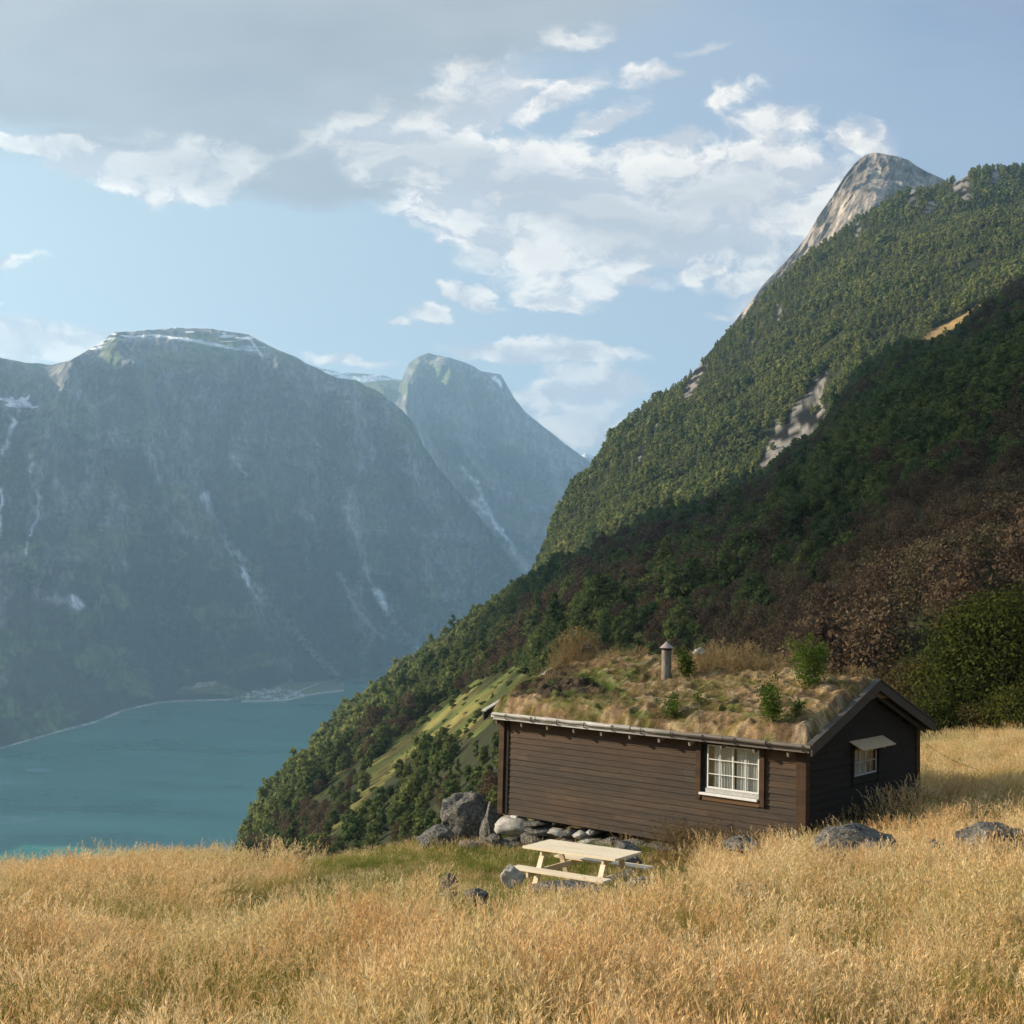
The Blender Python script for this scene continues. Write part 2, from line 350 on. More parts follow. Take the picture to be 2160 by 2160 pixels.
# ------------------------------------------------------------------ far mountains
def far_material(name, scale=1., bstr=.6):
    mt = NT(name); at = mt.n('ShaderNodeVertexColor', layer_name='Col').outputs[0]; ps = mt.pos()
    n1 = mt.noise(mt.map(ps, (1/40.*scale,)*3), 1., 7, .7); n2 = mt.noise(mt.map(ps, (1/160.*scale, 1/160.*scale, 1/600.*scale)), 1., 6, .65)
    cc = mt.mix(1., at, mt.ramp(mt.math('ADD', mt.math('MULTIPLY', n1, .5), mt.math('MULTIPLY', n2, .5)), [(.34, (.25, .27, .3)), (.5, (1, 1, 1)), (.63, (2.2, 2.1, 1.95))]), 'MULTIPLY')
    h = mt.math('ADD', n1, mt.math('MULTIPLY', n2, 2.))
    return mt.pbr(cc, .95, mt.bump(h, bstr, 25./scale), .05)
M_FAR = far_material('far_rock_and_wood')
def ridge_sheet(name, ridge, base, nc, nr, prof, amp, seed, colf, gs=1., back=900, mat=None, fade_top=.2, ribs=(), gullies=()):
    r = np.array(ridge, float); ra, rs = azs(r[:, 0], r[:, 1]); rd = r[:, 2]
    o = np.argsort(ra); ra, rs, rd = ra[o], rs[o], rd[o]
    b = np.array(base, float); ba, bs = azs(b[:, 0], b[:, 1]); o = np.argsort(ba); ba, bs = ba[o], bs[o]; b = b[o]
    a = np.linspace(ra[0], ra[-1], nc); dr = np.interp(a, ra, rd); sr = np.interp(a, ra, rs)
    if b.shape[1] == 3: db = np.interp(a, ba, b[:, 2]); zb = db*np.interp(a, ba, bs)
    else: db = WZ/np.minimum(np.interp(a, ba, bs), -.03); zb = np.full(nc, WZ)
    zr = dr*sr
    t = np.linspace(0, 1, nr)[:, None]
    d = db+(dr-db)*t; g = np.interp(t, *zip(*prof))
    z = zb+(zr-zb)*g
    arc = np.radians(a)[None]*6000.*gs
    env = np.clip(np.minimum(t/.12, 1), 0, 1)*np.clip((1-t)/fade_top, 0, 1)**.7
    low = ridged(arc/1500., t*.9+seed, o=2, seed=seed)-.55
    gul = ridged(arc/420.+.35*fbm(arc/500., t*3, o=2, seed=seed+9), t*1.7, o=5, seed=seed+2)-.55
    fine = fbm(arc/110., t*14., o=5, seed=seed+5)-.5
    ledge = fbm(arc/900., z/70., o=4, seed=seed+7)-.5
    gul2 = ridged(arc/130.+.5*fine, t*4.5, o=4, seed=seed+13)-.55
    d = d - env*amp*(low*1.3+gul*1.3+gul2*.38+fine*.4+ledge*.6)
    z = z + env*amp*.10*fine
    if ribs or gullies:
        a0 = np.radians(a)[None]; qx, qy = pix(np.stack([np.sin(a0)*d, np.cos(a0)*d, z], -1)); qx = qx+(fbm(qx/40, qy/40, o=4, seed=seed+31)-.5)*46; e2 = np.clip(env, 0, 1)
        for pts, w_, a_ in ribs: d = d - e2*a_*np.clip(1-dpoly(qx, qy, pts)/w_, 0, 1)**1.3
        for pts, w_, a_ in gullies: d = d + e2*a_*np.clip(1-dpoly(qx, qy, pts)/w_, 0, 1)**1.3
    z = z + (1-env)*0
    jag = (fbm(arc[-1]/60., 0*arc[-1], o=4, seed=seed+11)-.5)*amp*.05+(vnoise(arc[-1]/130., 0*arc[-1], 0, seed+12)-.5)*amp*.035
    z[-1] += jag; 
    z[:-1] = np.minimum(z[:-1], (z[-1]/dr)[None]*d[:-1]-(1-t[:-1])*12)
    az = np.radians(a)[None]
    Xs = np.sin(az)*d; Ys = np.cos(az)*d
    # the back of the mountain
    bk = [(back*.3, -20), (back, -150), (back*2.2, -900)]
    for dd, dz in bk:
        Xs = np.vstack([Xs, np.sin(az)*(dr+dd)]); Ys = np.vstack([Ys, np.cos(az)*(dr+dd)]); z = np.vstack([z, (zr+dz)[None]])
    Pm = np.stack([Xs, Ys, z], -1).reshape(-1, 3)
    T = np.vstack([np.repeat(t, nc, 1), np.ones((3, nc))]).ravel()
    G = np.vstack([gul+low, np.zeros((3, nc))]).ravel(); Fi = np.vstack([fine, np.zeros((3, nc))]).ravel()
    px, py = pix(Pm)
    colv = colf(px, py, T, G, Fi, Pm)
    me = mesh_data(name, Pm, grid_faces(nr+3, nc), [mat or M_FAR], smooth=True, col=colv)
    return tag(link(name, me), kind='structure')
def lines(px, py, jit, specs, c):
    for w, pts, colr, op in specs:
        dd = dpoly(px+jit[0], py+jit[1], pts)
        k = np.clip(np.exp(-(dd/(w*1.35))**2)*op*1.6, 0, 1)[:, None]; c = c*(1-k)+np.array(colr)*k
    return c
def base_col(px, py, T, G, Fi, Pm, tree=.45):
    n = fbm(px/26., py/40., o=4, seed=4)
    rock = np.array([.14, .14, .13])*(.7+.6*sst(.4, .6, fbm(px/7., py/16., o=4, seed=6)))[:, None]*(.5+n)[:, None]
    wd = np.array([.020, .032, .014])*(.6+.9*n)[:, None]
    gr = np.array([.10, .13, .035])*(.6+.8*n)[:, None]
    k = sst(tree-.14, tree+.12, T+(n-.5)*.6+G*.5)[:, None]
    c = wd*(1-k)+rock*k
    k2 = (sst(.50, .64, fbm(px/60., py/45., o=4, seed=14))*.8)[:, None]
    c = c*(1-k2)+gr*k2
    return c
def colA(px, py, T, G, Fi, Pm):
    c = base_col(px, py, T, G, Fi, Pm, .55)
    jit = ((vnoise(px/9, py/9)-.5)*9, (vnoise(px/9, py/9, 3.)-.5)*6)
    W = (.92, .95, .97); S = (.46, .45, .42)
    c = lines(px, py, jit, [
        (10, [(430, 1040), (455, 1100), (490, 1150), (515, 1190), (530, 1225), (550, 1265)], S, .25),
        (4.4, [(432, 1045), (446, 1085), (470, 1125), (492, 1160), (512, 1180), (518, 1215), (535, 1240), (552, 1260)], W, .75),
        (4, [(552, 1260), (572, 1282), (600, 1310), (622, 1330), (640, 1358)], S, .6),
        (26, [(560, 1280), (600, 1330), (640, 1375)], (.20, .18, .15), .45),
        (4.2, [(636, 1345), (650, 1368), (668, 1388), (690, 1408), (712, 1422)], W, .7),
        (3.5, [(735, 1060), (735, 1100), (760, 1150), (770, 1200), (790, 1240)], S, .35),
        (12, [(735, 1045), (745, 1090), (760, 1130)], S, .35),
        (6, [(795, 1250), (815, 1290), (840, 1330), (870, 1358), (893, 1376)], W, .7),
        (3, [(715, 1210), (745, 1270), (780, 1320), (810, 1345)], S, .35),
        (2.5, [(85, 1045), (80, 1090), (62, 1130), (55, 1165)], W, .4), (2, [(66, 960), (64, 1010), (85, 1050)], W, .25),
        (3.6, [(38, 868), (28, 895), (18, 925), (8, 948), (-10, 975)], W, .75), (3.2, [(4, 1035), (4, 1060), (-4, 1085), (0, 1130)], W, .8),
        (3, [(448, 925), (450, 950)], S, .5), (3, [(490, 960), (505, 985), (520, 1005)], S, .5),
        (2.6, [(530, 1425), (545, 1455)], W, 0.0),
        (5, [(190, 925), (220, 915), (270, 930)], S, .3), (4, [(190, 862), (240, 838), (270, 840)], S, .3),
        (6, [(640, 1060), (655, 1110), (675, 1140)], S, .25), (7, [(100, 1262), (140, 1265), (165, 1280)], S, .5), (5, [(150, 1260), (170, 1275)], W, .5),
        (9, [(600, 1395), (625, 1420), (640, 1440)], S, .35),
        (30, [(400, 1080), (440, 1110)], (.11, .12, .04), .55), (30, [(160, 1130), (190, 1160)], (.10, .12, .04), .4)], c)
    # snow fields on the high plateau
    sn = fbm(px/34., py/5.5, o=3, seed=50)
    up = sst(.90, .96, T+.02)*(px < 560)
    sm = (sst(.58, .63, sn)*up)*((py < 745)) 
    sm = np.maximum(sm, np.exp(-(dpoly(px, py, [(522, 712), (532, 722), (552, 750)])/2.6)**2))
    sm = np.maximum(sm, .9*sst(.38, .5, sn)*np.exp(-(dpoly(px+jit[0]*.8, py+jit[1]*.6, [(310, 703), (370, 712), (430, 722), (500, 738), (536, 740)])/4.2)**2))
    sm = np.maximum(sm, sst(.42, .5, sn)*inpoly(px+jit[0], py+jit[1], [(-20, 835), (10, 832), (30, 842), (55, 838), (62, 832), (60, 848), (80, 858), (50, 868), (20, 858), (-20, 850)])*1.)
    sm = np.clip(sm, 0, 1)[:, None]
    c = c*(1-sm)+np.array([.85, .87, .9])*sm
    # fields at the foot
    n = fbm(px/10., py/6., o=2, seed=70)
    for poly, cl in (([(368, 1462), (385, 1448), (470, 1440), (500, 1452), (540, 1466), (520, 1474), (440, 1462), (380, 1466)], (.13, .14, .055)), ([(408, 1450), (415, 1440), (455, 1436), (458, 1442), (430, 1450)], (.3, .27, .22)),
                     ([(610, 1432), (640, 1424), (700, 1430), (720, 1440), (650, 1450), (610, 1446)], (.14, .19, .06))):
        m = inpoly(px, py, poly)[:, None]; c = np.where(m, np.array(cl)*(.7+.6*n)[:, None], c)
    shore = (np.clip(1.3-T*nrA/3.5, 0, 1)*.95)[:, None]
    return c*(1-shore)+np.array([.55, .53, .49])*shore
nrA = 520
ridgeA = [(-900, 640, 4200), (-500, 660, 4600), (-200, 700, 5200), (0, 752, 5700), (52, 764, 5750), (110, 768, 5800), (145, 762, 5800), (180, 742, 5850), (207, 727, 5900), (240, 703, 6000), (313, 697, 6100), (385, 694, 6200),
          (448, 696, 6200), (525, 708, 6200), (581, 733, 6200), (637, 760, 6200), (693, 792, 6250), (760, 808, 6300), (805, 826, 6350), (838, 858, 6400), (874, 895, 6500), (893, 940, 6550), (935, 1000, 6600), (978, 1052, 6700),
          (1040, 1125, 6800), (1110, 1230, 6900), (1200, 1400, 7000)]
baseA = [(-900, 1880), (-400, 1700), (0, 1580), (120, 1545), (200, 1525), (260, 1500), (330, 1484), (380, 1480), (480, 1477), (520, 1470), (580, 1450), (640, 1430), (700, 1434), (749, 1434), (790, 1425), (850, 1418), (1000, 1408), (1200, 1400)]
ridge_sheet('mountain', ridgeA, baseA, 1000, nrA, [(0, 0), (.04, .015), (.25, .16), (.5, .42), (.72, .73), (.86, .92), (.94, .975), (1, 1)], 330, 3, colA,
    ribs=[([(160, 764), (124, 855), (85, 1000), (60, 1200)], 60, 330), ([(287, 790), (313, 934), (339, 1051), (380, 1200), (430, 1330)], 62, 300), ([(420, 760), (400, 880), (385, 960)], 40, 160), ([(587, 780), (648, 888), (665, 1025), (640, 1150), (660, 1260)], 60, 300), ([(756, 825), (750, 920), (737, 1051), (717, 1180), (740, 1320)], 46, 260), ([(850, 930), (880, 1080), (900, 1250)], 40, 200), ([(20, 870), (10, 1000)], 30, 160)],
    gullies=[([(541, 750), (482, 888), (443, 1025), (480, 1140), (540, 1250)], 30, 220), ([(205, 800), (215, 950), (190, 1120)], 30, 200), ([(700, 850), (700, 1000), (690, 1150), (760, 1260), (860, 1360)], 26, 200), ([(789, 850), (808, 973), (900, 1116)], 22, 150), ([(50, 880), (40, 1050)], 22, 150)])
def colB(px, py, T, G, Fi, Pm):
    c = base_col(px, py, T, G, Fi, Pm, .5)
    jit = ((vnoise(px/9, py/9)-.5)*8, (vnoise(px/9, py/9, 3.)-.5)*6)
    W = (.92, .95, .97); S = (.46, .45, .42)
    c = lines(px, py, jit, [(14, [(895, 930), (930, 980), (980, 1040), (1020, 1075)], S, .45), (3.8, [(975, 985), (1005, 1020), (1020, 1060), (1040, 1100), (1075, 1145), (1085, 1165)], W, .7),
                            (2.6, [(980, 1045), (1022, 1080)], W, .6), (10, [(1085, 1165), (1110, 1200)], S, .4), (5, [(1010, 945), (1050, 925), (1075, 930)], S, .3), (3, [(1045, 800), (1055, 812)], (.8, .82, .85), .9)], c)
    return c
ridgeB = [(640, 850, 9000), (700, 840, 9000), (756, 812, 9000), (800, 802, 9000), (848, 802, 9000), (852, 790, 9000), (861, 768, 8950), (880, 752, 8900), (903, 743, 8900), (952, 754, 8900), (1000, 772, 8900), (1017, 783, 8900), (1040, 788, 8950),
          (1056, 790, 9000), (1069, 812, 9000), (1085, 840, 9000), (1108, 869, 9000), (1140, 895, 9000), (1174, 921, 9000), (1215, 952, 9000), (1258, 982, 9000), (1340, 1060, 9000), (1500, 1200, 9000)]
baseB = [(640, 1440), (800, 1426), (1000, 1412), (1500, 1380)]
ridge_sheet('mountain', ridgeB, baseB, 520, 330, [(0, 0), (.3, .2), (.55, .46), (.72, .70), (.8, .86), (.9, .95), (1, 1)], 260, 17, colB,
    ribs=[([(866, 790), (862, 880), (880, 960)], 30, 260), ([(945, 770), (960, 880), (985, 960), (1040, 1040)], 34, 260), ([(1030, 800), (1060, 900), (1110, 1000)], 36, 260), ([(1130, 920), (1160, 1000)], 30, 180)],
    gullies=[([(905, 760), (905, 860), (935, 960), (990, 1050)], 22, 220), ([(1000, 790), (1010, 900), (1050, 980)], 22, 180)])
def colC(px, py, T, G, Fi, Pm):
    c = base_col(px, py, T, G, Fi, Pm, .1); s = fbm(px/22., py/4., o=3, seed=60)
    k = (sst(.40, .5, s)*sst(.90, .95, T))[:, None]
    return c*(1-k)+np.array([.85, .88, .92])*k
ridge_sheet('mountain', [(-700, 700, 10500), (300, 790, 10500), (560, 800, 10500), (640, 765, 10500), (678, 777, 10500), (720, 786, 10500), (750, 787, 10500), (800, 790, 10500), (860, 805, 10500), (900, 830, 10500)],
            [(-700, 1300, 9400), (900, 1250, 9400)], 300, 90, [(0, 0), (.5, .5), (.85, .9), (1, 1)], 60, 29, colC)
ridge_sheet('mountain', [(1180, 1000, 13500), (1235, 955, 13500), (1262, 966, 13500), (1290, 980, 13500), (1330, 985, 13500), (1450, 1010, 13500), (1700, 1020, 13500)],
            [(1180, 1300, 12000), (1700, 1300, 12000)], 160, 60, [(0, 0), (1, 1)], 60, 39, colC)

# the bare rock peak behind the green shoulder
mt = NT('peak_rock'); at = mt.n('ShaderNodeVertexColor', layer_name='Col').outputs[0]; ps = mt.pos()
n1 = mt.noise(mt.map(ps, (1/30., 1/30., 1/110.), rot=(0, .35, 0)), 1., 8, .72); n2 = mt.noise(mt.map(ps, (1/9., 1/9., 1/14.)), 1., 6, .7)
cc = mt.mix(1., at, mt.ramp(n1, [(.36, (.3, .31, .36)), (.5, (.95, .95, .95)), (.62, (1.5, 1.42, 1.3))]), 'MULTIPLY')
M_PEAK = mt.pbr(cc, .9, mt.bump(mt.math('ADD', n1, mt.math('MULTIPLY', n2, .4)), .9, 22.), .1)
def colR(px, py, T, G, Fi, Pm):
    n = fbm(px/12., py/26., o=5, seed=44)[:, None]
    st = sst(.28, .72, fbm(px/7.+py/18., py/40., o=6, seed=46, gain=.7))[:, None]; c = np.array([.36, .31, .255])*(.42+.95*st)*(.55+.9*n)
    k = (sst(.62, .7, fbm(px/18., py/9., o=4, seed=45))*.7*sst(335, 400, px*0+py)).reshape(-1, 1)
    return c*(1-k)+np.array([.11, .10, .05])*k
ridge_sheet('rock_peak', [(1480, 760, 2900), (1540, 690, 3000), (1582, 640, 3100), (1610, 601, 3150), (1652, 558, 3200), (1680, 525, 3250), (1703, 495, 3300), (1724, 456, 3300), (1755, 412, 3350), (1780, 372, 3350), (1802, 345, 3350), (1815, 333, 3350), (1828, 325, 3350),
            (1848, 321, 3350), (1874, 325, 3350), (1900, 331, 3350), (1916, 336, 3350), (1935, 350, 3350), (1947, 357, 3350), (1970, 368, 3350), (1988, 376, 3350), (2040, 400, 3350), (2200, 430, 3350)],
            [(1480, 1000, 2350), (2200, 800, 2500)], 420, 300, [(0, 0), (.4, .45), (.7, .78), (.9, .95), (1, 1)], 140, 51, colR, gs=.55, back=500, mat=M_PEAK, fade_top=.04)

HAZE = 8.5e-5; SHADE_CLOUD = True; EXPO = 1.05
# ------------------------------------------------------------------ sky
w = bpy.data.worlds.new('World'); sc.world = w; w.use_nodes = True; w.cycles.sampling_method = 'MANUAL'; w.cycles.sample_map_resolution = 256; nt = w.node_tree; nt.nodes.clear()
wt = NT.__new__(NT); wt.t = nt; wt.out = nt.nodes.new('ShaderNodeOutputWorld')
sky = nt.nodes.new('ShaderNodeTexSky'); sky.sky_type = 'NISHITA'; sky.sun_disc = False
sky.sun_elevation = radians(SUN_EL); sky.sun_rotation = radians(SUN_AZ); sky.altitude = 450; sky.air_density = 1.; sky.dust_density = 1.2; sky.ozone_density = 1.2
dirv = wt.n('ShaderNodeTexCoord').outputs['Generated']
sp = wt.n('ShaderNodeSeparateXYZ', i={0: dirv})
dy = wt.math('MAXIMUM', sp.outputs[1], .12)
u_ = wt.math('DIVIDE', sp.outputs[0], dy); v_ = wt.math('DIVIDE', sp.outputs[2], dy)
uv = wt.n('ShaderNodeCombineXYZ', i={0: u_, 1: v_, 2: 0.}).outputs[0]
def uvof(px, py):
    d = ray(px, py); return d[0]/d[1], d[2]/d[1]
wn = wt.noise(wt.map(uv, (5, 8, 1)), 1., 5, .6, out='Color')
wv = wt.vmath('MULTIPLY', wt.vmath('SUBTRACT', wn, (.5, .5, .5)), (.11, .06, 0))
uvw0 = wt.vmath('ADD', uv, wv)
wn2 = wt.noise(wt.map(uv, (26, 40, 1)), 1., 4, .6, out='Color')
uvw = wt.vmath('ADD', uvw0, wt.vmath('MULTIPLY', wt.vmath('SUBTRACT', wn2, (.5, .5, .5)), (.035, .022, 0)))
def ell(specs, vec):
    tot = None
    for px, py, rx, ry, rot, a in specs:
        u0, v0 = uvof(px, py)
        q = wt.n('ShaderNodeMapping', vector_type='TEXTURE', i={'Vector': vec, 'Location': (u0, v0, 0), 'Rotation': (0, 0, radians(-rot)), 'Scale': (rx/CF, ry/CF, 1)}).outputs[0]
        r = wt.vmath('LENGTH', q)
        m = wt.math('MULTIPLY', wt.math('SUBTRACT', 1.35, r), a)
        tot = m if tot is None else wt.n('ShaderNodeMath', operation='SMOOTH_MAX', i={0: tot, 1: m, 2: .15}).outputs[0]
    return tot
def cn(vec): return wt.noise(wt.map(vec, (8.5, 12.5, 1), loc=(3.1, 1.7, 0)), 1., 10, .62, .25)
# specs: centre px, py, radii in px, rotation clockwise, strength
CUM = [(1230, 430, 420, 120, 14, 1.15), (1560, 350, 270, 95, 2, 1.05), (1060, 490, 230, 85, 20, 1.0), (1380, 500, 240, 75, -4, .95), (1500, 430, 260, 80, 0, .9), (900, 310, 360, 90, 6, .9), (230, 355, 170, 52, 12, 1.), (90, 295, 170, 26, 12, .95), (420, 340, 180, 70, 0, .8),
       (1010, 200, 160, 62, -14, .95), (1165, 215, 105, 30, -25, .9), (1270, 255, 85, 27, -25, .9), (1400, 290, 120, 30, -18, .9), (1390, 162, 85, 23, -10, .66), (1470, 105, 60, 17, -22, .6), (1525, 205, 95, 30, -22, .72), (1690, 245, 80, 34, -6, .8), (1600, 260, 100, 50, 0, .75), (1830, 280, 80, 32, 8, .6), (1210, 85, 45, 18, 0, .34),
       (1240, 830, 160, 40, -6, 1.15), (1230, 885, 190, 62, 4, .85), (1110, 735, 190, 20, 0, 1.1), (1240, 780, 50, 18, 0, .5), (1005, 630, 60, 14, 14, .9), (1165, 640, 60, 16, 12, .85), (900, 660, 46, 18, 0, .9), (835, 675, 26, 9, 0, .6),
       (90, 725, 280, 38, 0, 1.1), (20, 540, 80, 14, 0, .5), (5, 650, 30, 13, 0, .95), (1330, 585, 85, 22, 8, .85), (1470, 575, 90, 25, -8, .95), (1600, 590, 120, 34, -10, .9), (1580, 490, 110, 36, -4, .7), (1530, 665, 45, 14, 0, .85), (1600, 635, 100, 34, -20, .75), (1250, 614, 50, 12, 0, .45), (740, 765, 110, 14, 6, .75),
       (1740, 440, 100, 40, 0, .65)]
STR = [(300, 60, 900, 175, -3, 1.3), (950, 20, 520, 130, -12, 1.1), (520, 205, 560, 60, -2, 1.05), (620, 350, 360, 75, 4, 1.15), (1310, 510, 230, 45, 6, .5), (1180, 440, 420, 85, 12, .8), (1480, 400, 300, 70, 0, .5), (560, 300, 560, 90, 2, 1.0)]
mc = ell(CUM, uvw); ms_ = ell(STR, uvw)
nA = cn(uvw); nB = cn(wt.vmath('ADD', uvw, (-.010, .012, 0)))
den = wt.math('ADD', wt.math('MULTIPLY', mc, .8), wt.math('MULTIPLY', wt.math('SUBTRACT', nA, .5), 2.1))
dcu = wt.mr(den, .06, .50, smooth=True)
dst = wt.mr(wt.math('ADD', ms_, wt.math('MULTIPLY', wt.math('SUBTRACT', nA, .5), .9)), .08, .75, smooth=True)
lit = wt.mr(wt.math('SUBTRACT', nA, nB), -.045, .05)
thick = wt.mr(den, .45, 1.05)
nBig = wt.noise(wt.map(uv, (2.4, 5, 1)), 1., 4, .6)
ccu = wt.mix(lit, (3.3, 3.25, 3.4), (6.4, 5.85, 5.1))
ccu = wt.mix(wt.math('MULTIPLY', thick, .6), ccu, (3.2, 3.15, 3.3))
cst = wt.mix(wt.mr(nBig, .3, .7), (1.75, 1.85, 2.05), (2.75, 2.85, 2.9))
# clear sky: nishita pulled toward the pale washed tone of the photograph
veil = wt.mr(wt.noise(wt.map(uv, (1.6, 6, 1), rot=(0, 0, .25)), 1., 5, .6), .38, .72)
base = wt.mix(wt.mr(u_, -.5, .45), (3.15, 3.8, 3.75), (1.4, 1.8, 2.7))
hz = wt.mr(v_, .0, .42, 1., 0.)
base = wt.mix(wt.math('MULTIPLY', hz, .55), base, (3.3, 3.7, 3.7))
skc = wt.mix(.8, sky.outputs[0], base)
vm = wt.math('MULTIPLY', wt.math('MULTIPLY', veil, wt.mr(v_, .1, .5)), wt.mr(u_, -.05, .3, .4, 1.))
skc = wt.mix(vm, skc, (2.3, 2.5, 3.0))
skc = wt.mix(dst, skc, cst)
skc = wt.mix(wt.math('MULTIPLY', dcu, wt.mr(dst, 0., 1., .95, .55)), skc, ccu)
bg = wt.n('ShaderNodeBackground', i={'Color': skc, 'Strength': .1}); nt.links.new(bg.outputs[0], wt.out.inputs['Surface'])

# ------------------------------------------------------------------ air
def box_mesh(name, x0, x1, y0, y1, z0, z1, mat):
    m = MB(); m.box(x0, x1, y0, y1, z0, z1); return m.build(name, mat)
hm = bpy.data.materials.new('air'); hm.use_nodes = True; hm.node_tree.nodes.clear()
ho = hm.node_tree.nodes.new('ShaderNodeOutputMaterial'); hv = hm.node_tree.nodes.new('ShaderNodeVolumePrincipled')
hv.inputs['Color'].default_value = (.46, .72, 1., 1); hv.inputs['Density'].default_value = HAZE; hv.inputs['Anisotropy'].default_value = .25
hm.node_tree.links.new(hv.outputs[0], ho.inputs['Volume'])
hz_o = box_mesh('haze', -5200, 5200, -5000, 14500, -620, 2150, hm); tag(hz_o, kind='stuff')

# ------------------------------------------------------------------ unseen blocker added out of view, outlined to cast shade on the near wood
CLZ = 2700.
def lift(p): return np.array(p)+SD*(CLZ-p[2])/SD[2]
if SHADE_CLOUD:
    nfp = [(1010, 1330), (1060, 1300), (1118, 1262), (1185, 1225), (1342, 1146), (1498, 1080), (1588, 1035), (1720, 946), (1811, 826), (1945, 746), (2160, 630), (2500, 440)]
    top = []
    for x, y in nfp:
        a, s = azs(np.array(x), np.array(y)); dd = C_B(float(a))[0]; zz = float(ground(np.sin(np.radians(a))*dd, np.cos(np.radians(a))*dd))
        top.append(lift((np.sin(np.radians(a))*dd, np.cos(np.radians(a))*dd, zz+8)))
    bot = []
    for a, dd in [(24, 110), (20, 105), (14, 130), (9, 160), (5, 230), (2, 330), (-.5, 470), (-1.6, 620)]:
        x, y = sin(radians(a))*dd, cos(radians(a))*dd; bot.append(lift((x, y, float(ground(x, y)))))
    ext = lift((3000, 2200, 500)); ext2 = lift((3000, 100, 100))
    outl = top+[ext, ext2]+bot
    pts = []
    for i in range(len(outl)):
        p, q = outl[i], outl[(i+1) % len(outl)]
        k = max(1, int(np.linalg.norm(q-p)/35))
        for j in range(k):
            c_ = p+(q-p)*j/k; c_ = c_+np.array([(vnoise(c_[0]/70, c_[1]/70)-.5)*90, (vnoise(c_[0]/70, c_[1]/70, 7.)-.5)*90, 0]); pts.append(c_)
    pts = np.array(pts); cen = pts.mean(0); V = []; K = [(0., 0), (.3, 1), (.7, 1), (.9, .75), (.97, .45), (1., 0), (.96, -.3), (.7, -.45), (0, -.5)]
    rings = []
    for f, h in K[1:-1]:
        hh = h*45*(1+.6*(fbm(pts[:, 0]/300, pts[:, 1]/300, f*3)-.5)); rings.append(np.stack([cen[0]+(pts[:, 0]-cen[0])*f, cen[1]+(pts[:, 1]-cen[1])*f, CLZ+hh], -1))
    n = len(pts); V = np.concatenate([[[cen[0], cen[1], CLZ+45]]]+rings+[[[cen[0], cen[1], CLZ-22]]]); i = np.arange(n); j = (i+1) % n
    Q = np.concatenate([np.stack([1+r*n+i, 1+r*n+j, 1+(r+1)*n+j, 1+(r+1)*n+i], -1) for r in range(len(rings)-1)])
    Tt = np.concatenate([np.stack([i*0, 1+j, 1+i], -1), np.stack([i*0+len(V)-1, 1+(len(rings)-1)*n+i, 1+(len(rings)-1)*n+j], -1)])
    mt = NT('shade_cloud'); M_CL = mt.pbr((.85, .86, .88), 1., None, 0.)
    tag(link('shade_cloud', mesh_data('shade_cloud', V, [Q, Tt], [M_CL], smooth=True)), kind='structure')

# ------------------------------------------------------------------ instancing helper (geometry nodes)
def lib(name, meshes):
    c = bpy.data.collections.new(name)
    for i, m in enumerate(meshes):
        o = bpy.data.objects.new('%s_%02d' % (name, i), m); c.objects.link(o)
    return c
def scatter(name, coll, P, R, S, I, parent=None):
    me = bpy.data.meshes.new(name); me.vertices.add(len(P)); me.vertices.foreach_set('co', np.asarray(P, np.float32).ravel())
    for an, ty, dat in (('rot', 'FLOAT_VECTOR', R), ('scl', 'FLOAT_VECTOR', S)):
        a = me.attributes.new(an, ty, 'POINT'); a.data.foreach_set('vector', np.asarray(dat, np.float32).ravel())
    a = me.attributes.new('idx', 'INT', 'POINT'); a.data.foreach_set('value', np.asarray(I, np.int32))
    o = link(name, me, parent)
    g = bpy.data.node_groups.new(name, 'GeometryNodeTree')
    g.interface.new_socket('Geometry', in_out='INPUT', socket_type='NodeSocketGeometry'); g.interface.new_socket('Geometry', in_out='OUTPUT', socket_type='NodeSocketGeometry')
    gi = g.nodes.new('NodeGroupInput'); go = g.nodes.new('NodeGroupOutput')
    ci = g.nodes.new('GeometryNodeCollectionInfo'); ci.inputs[0].default_value = coll; ci.inputs[1].default_value = True; ci.inputs[2].default_value = True
    ip = g.nodes.new('GeometryNodeInstanceOnPoints'); ip.inputs['Pick Instance'].default_value = True
    g.links.new(gi.outputs[0], ip.inputs['Points']); g.links.new(ci.outputs[0], ip.inputs['Instance'])
    for an, ty, sk in (('rot', 'FLOAT_VECTOR', 'Rotation'), ('scl', 'FLOAT_VECTOR', 'Scale'), ('idx', 'INT', 'Instance Index')):
        na = g.nodes.new('GeometryNodeInputNamedAttribute'); na.data_type = ty; na.inputs[0].default_value = an
        g.links.new(na.outputs[0], ip.inputs[sk])
    g.links.new(ip.outputs[0], go.inputs[0])
    m = o.modifiers.new('scatter', 'NODES'); m.node_group = g
    return o

# ------------------------------------------------------------------ trees
def leaf_mat(name, cols, trans=.3, ns=.02):
    mt = NT(name); r = mt.rnd(); ps = mt.pos(); n = mt.noise(ps, ns, 3, .6); n2 = mt.noise(ps, .9, 3, .6)
    base = mt.ramp(mt.math('ADD', mt.math('MULTIPLY', r, .6), mt.math('MULTIPLY', n, .4)), cols)
    base = mt.mix(1., base, mt.ramp(n2, [(.3, (.7, .7, .7)), (.7, (1.3, 1.3, 1.25))]), 'MULTIPLY')
    return mt.leaf(base, trans)
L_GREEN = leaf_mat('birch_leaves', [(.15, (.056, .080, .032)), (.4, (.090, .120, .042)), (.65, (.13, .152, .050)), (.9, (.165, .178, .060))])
L_FAR = leaf_mat('sunlit_leaves', [(.15, (.090, .12, .042)), (.4, (.155, .185, .062)), (.65, (.225, .24, .078)), (.9, (.29, .285, .10))], .4, ns=.006)
L_BROWN = leaf_mat('withered_leaves', [(.2, (.090, .062, .042)), (.5, (.125, .085, .055)), (.8, (.13, .105, .06))], .25)
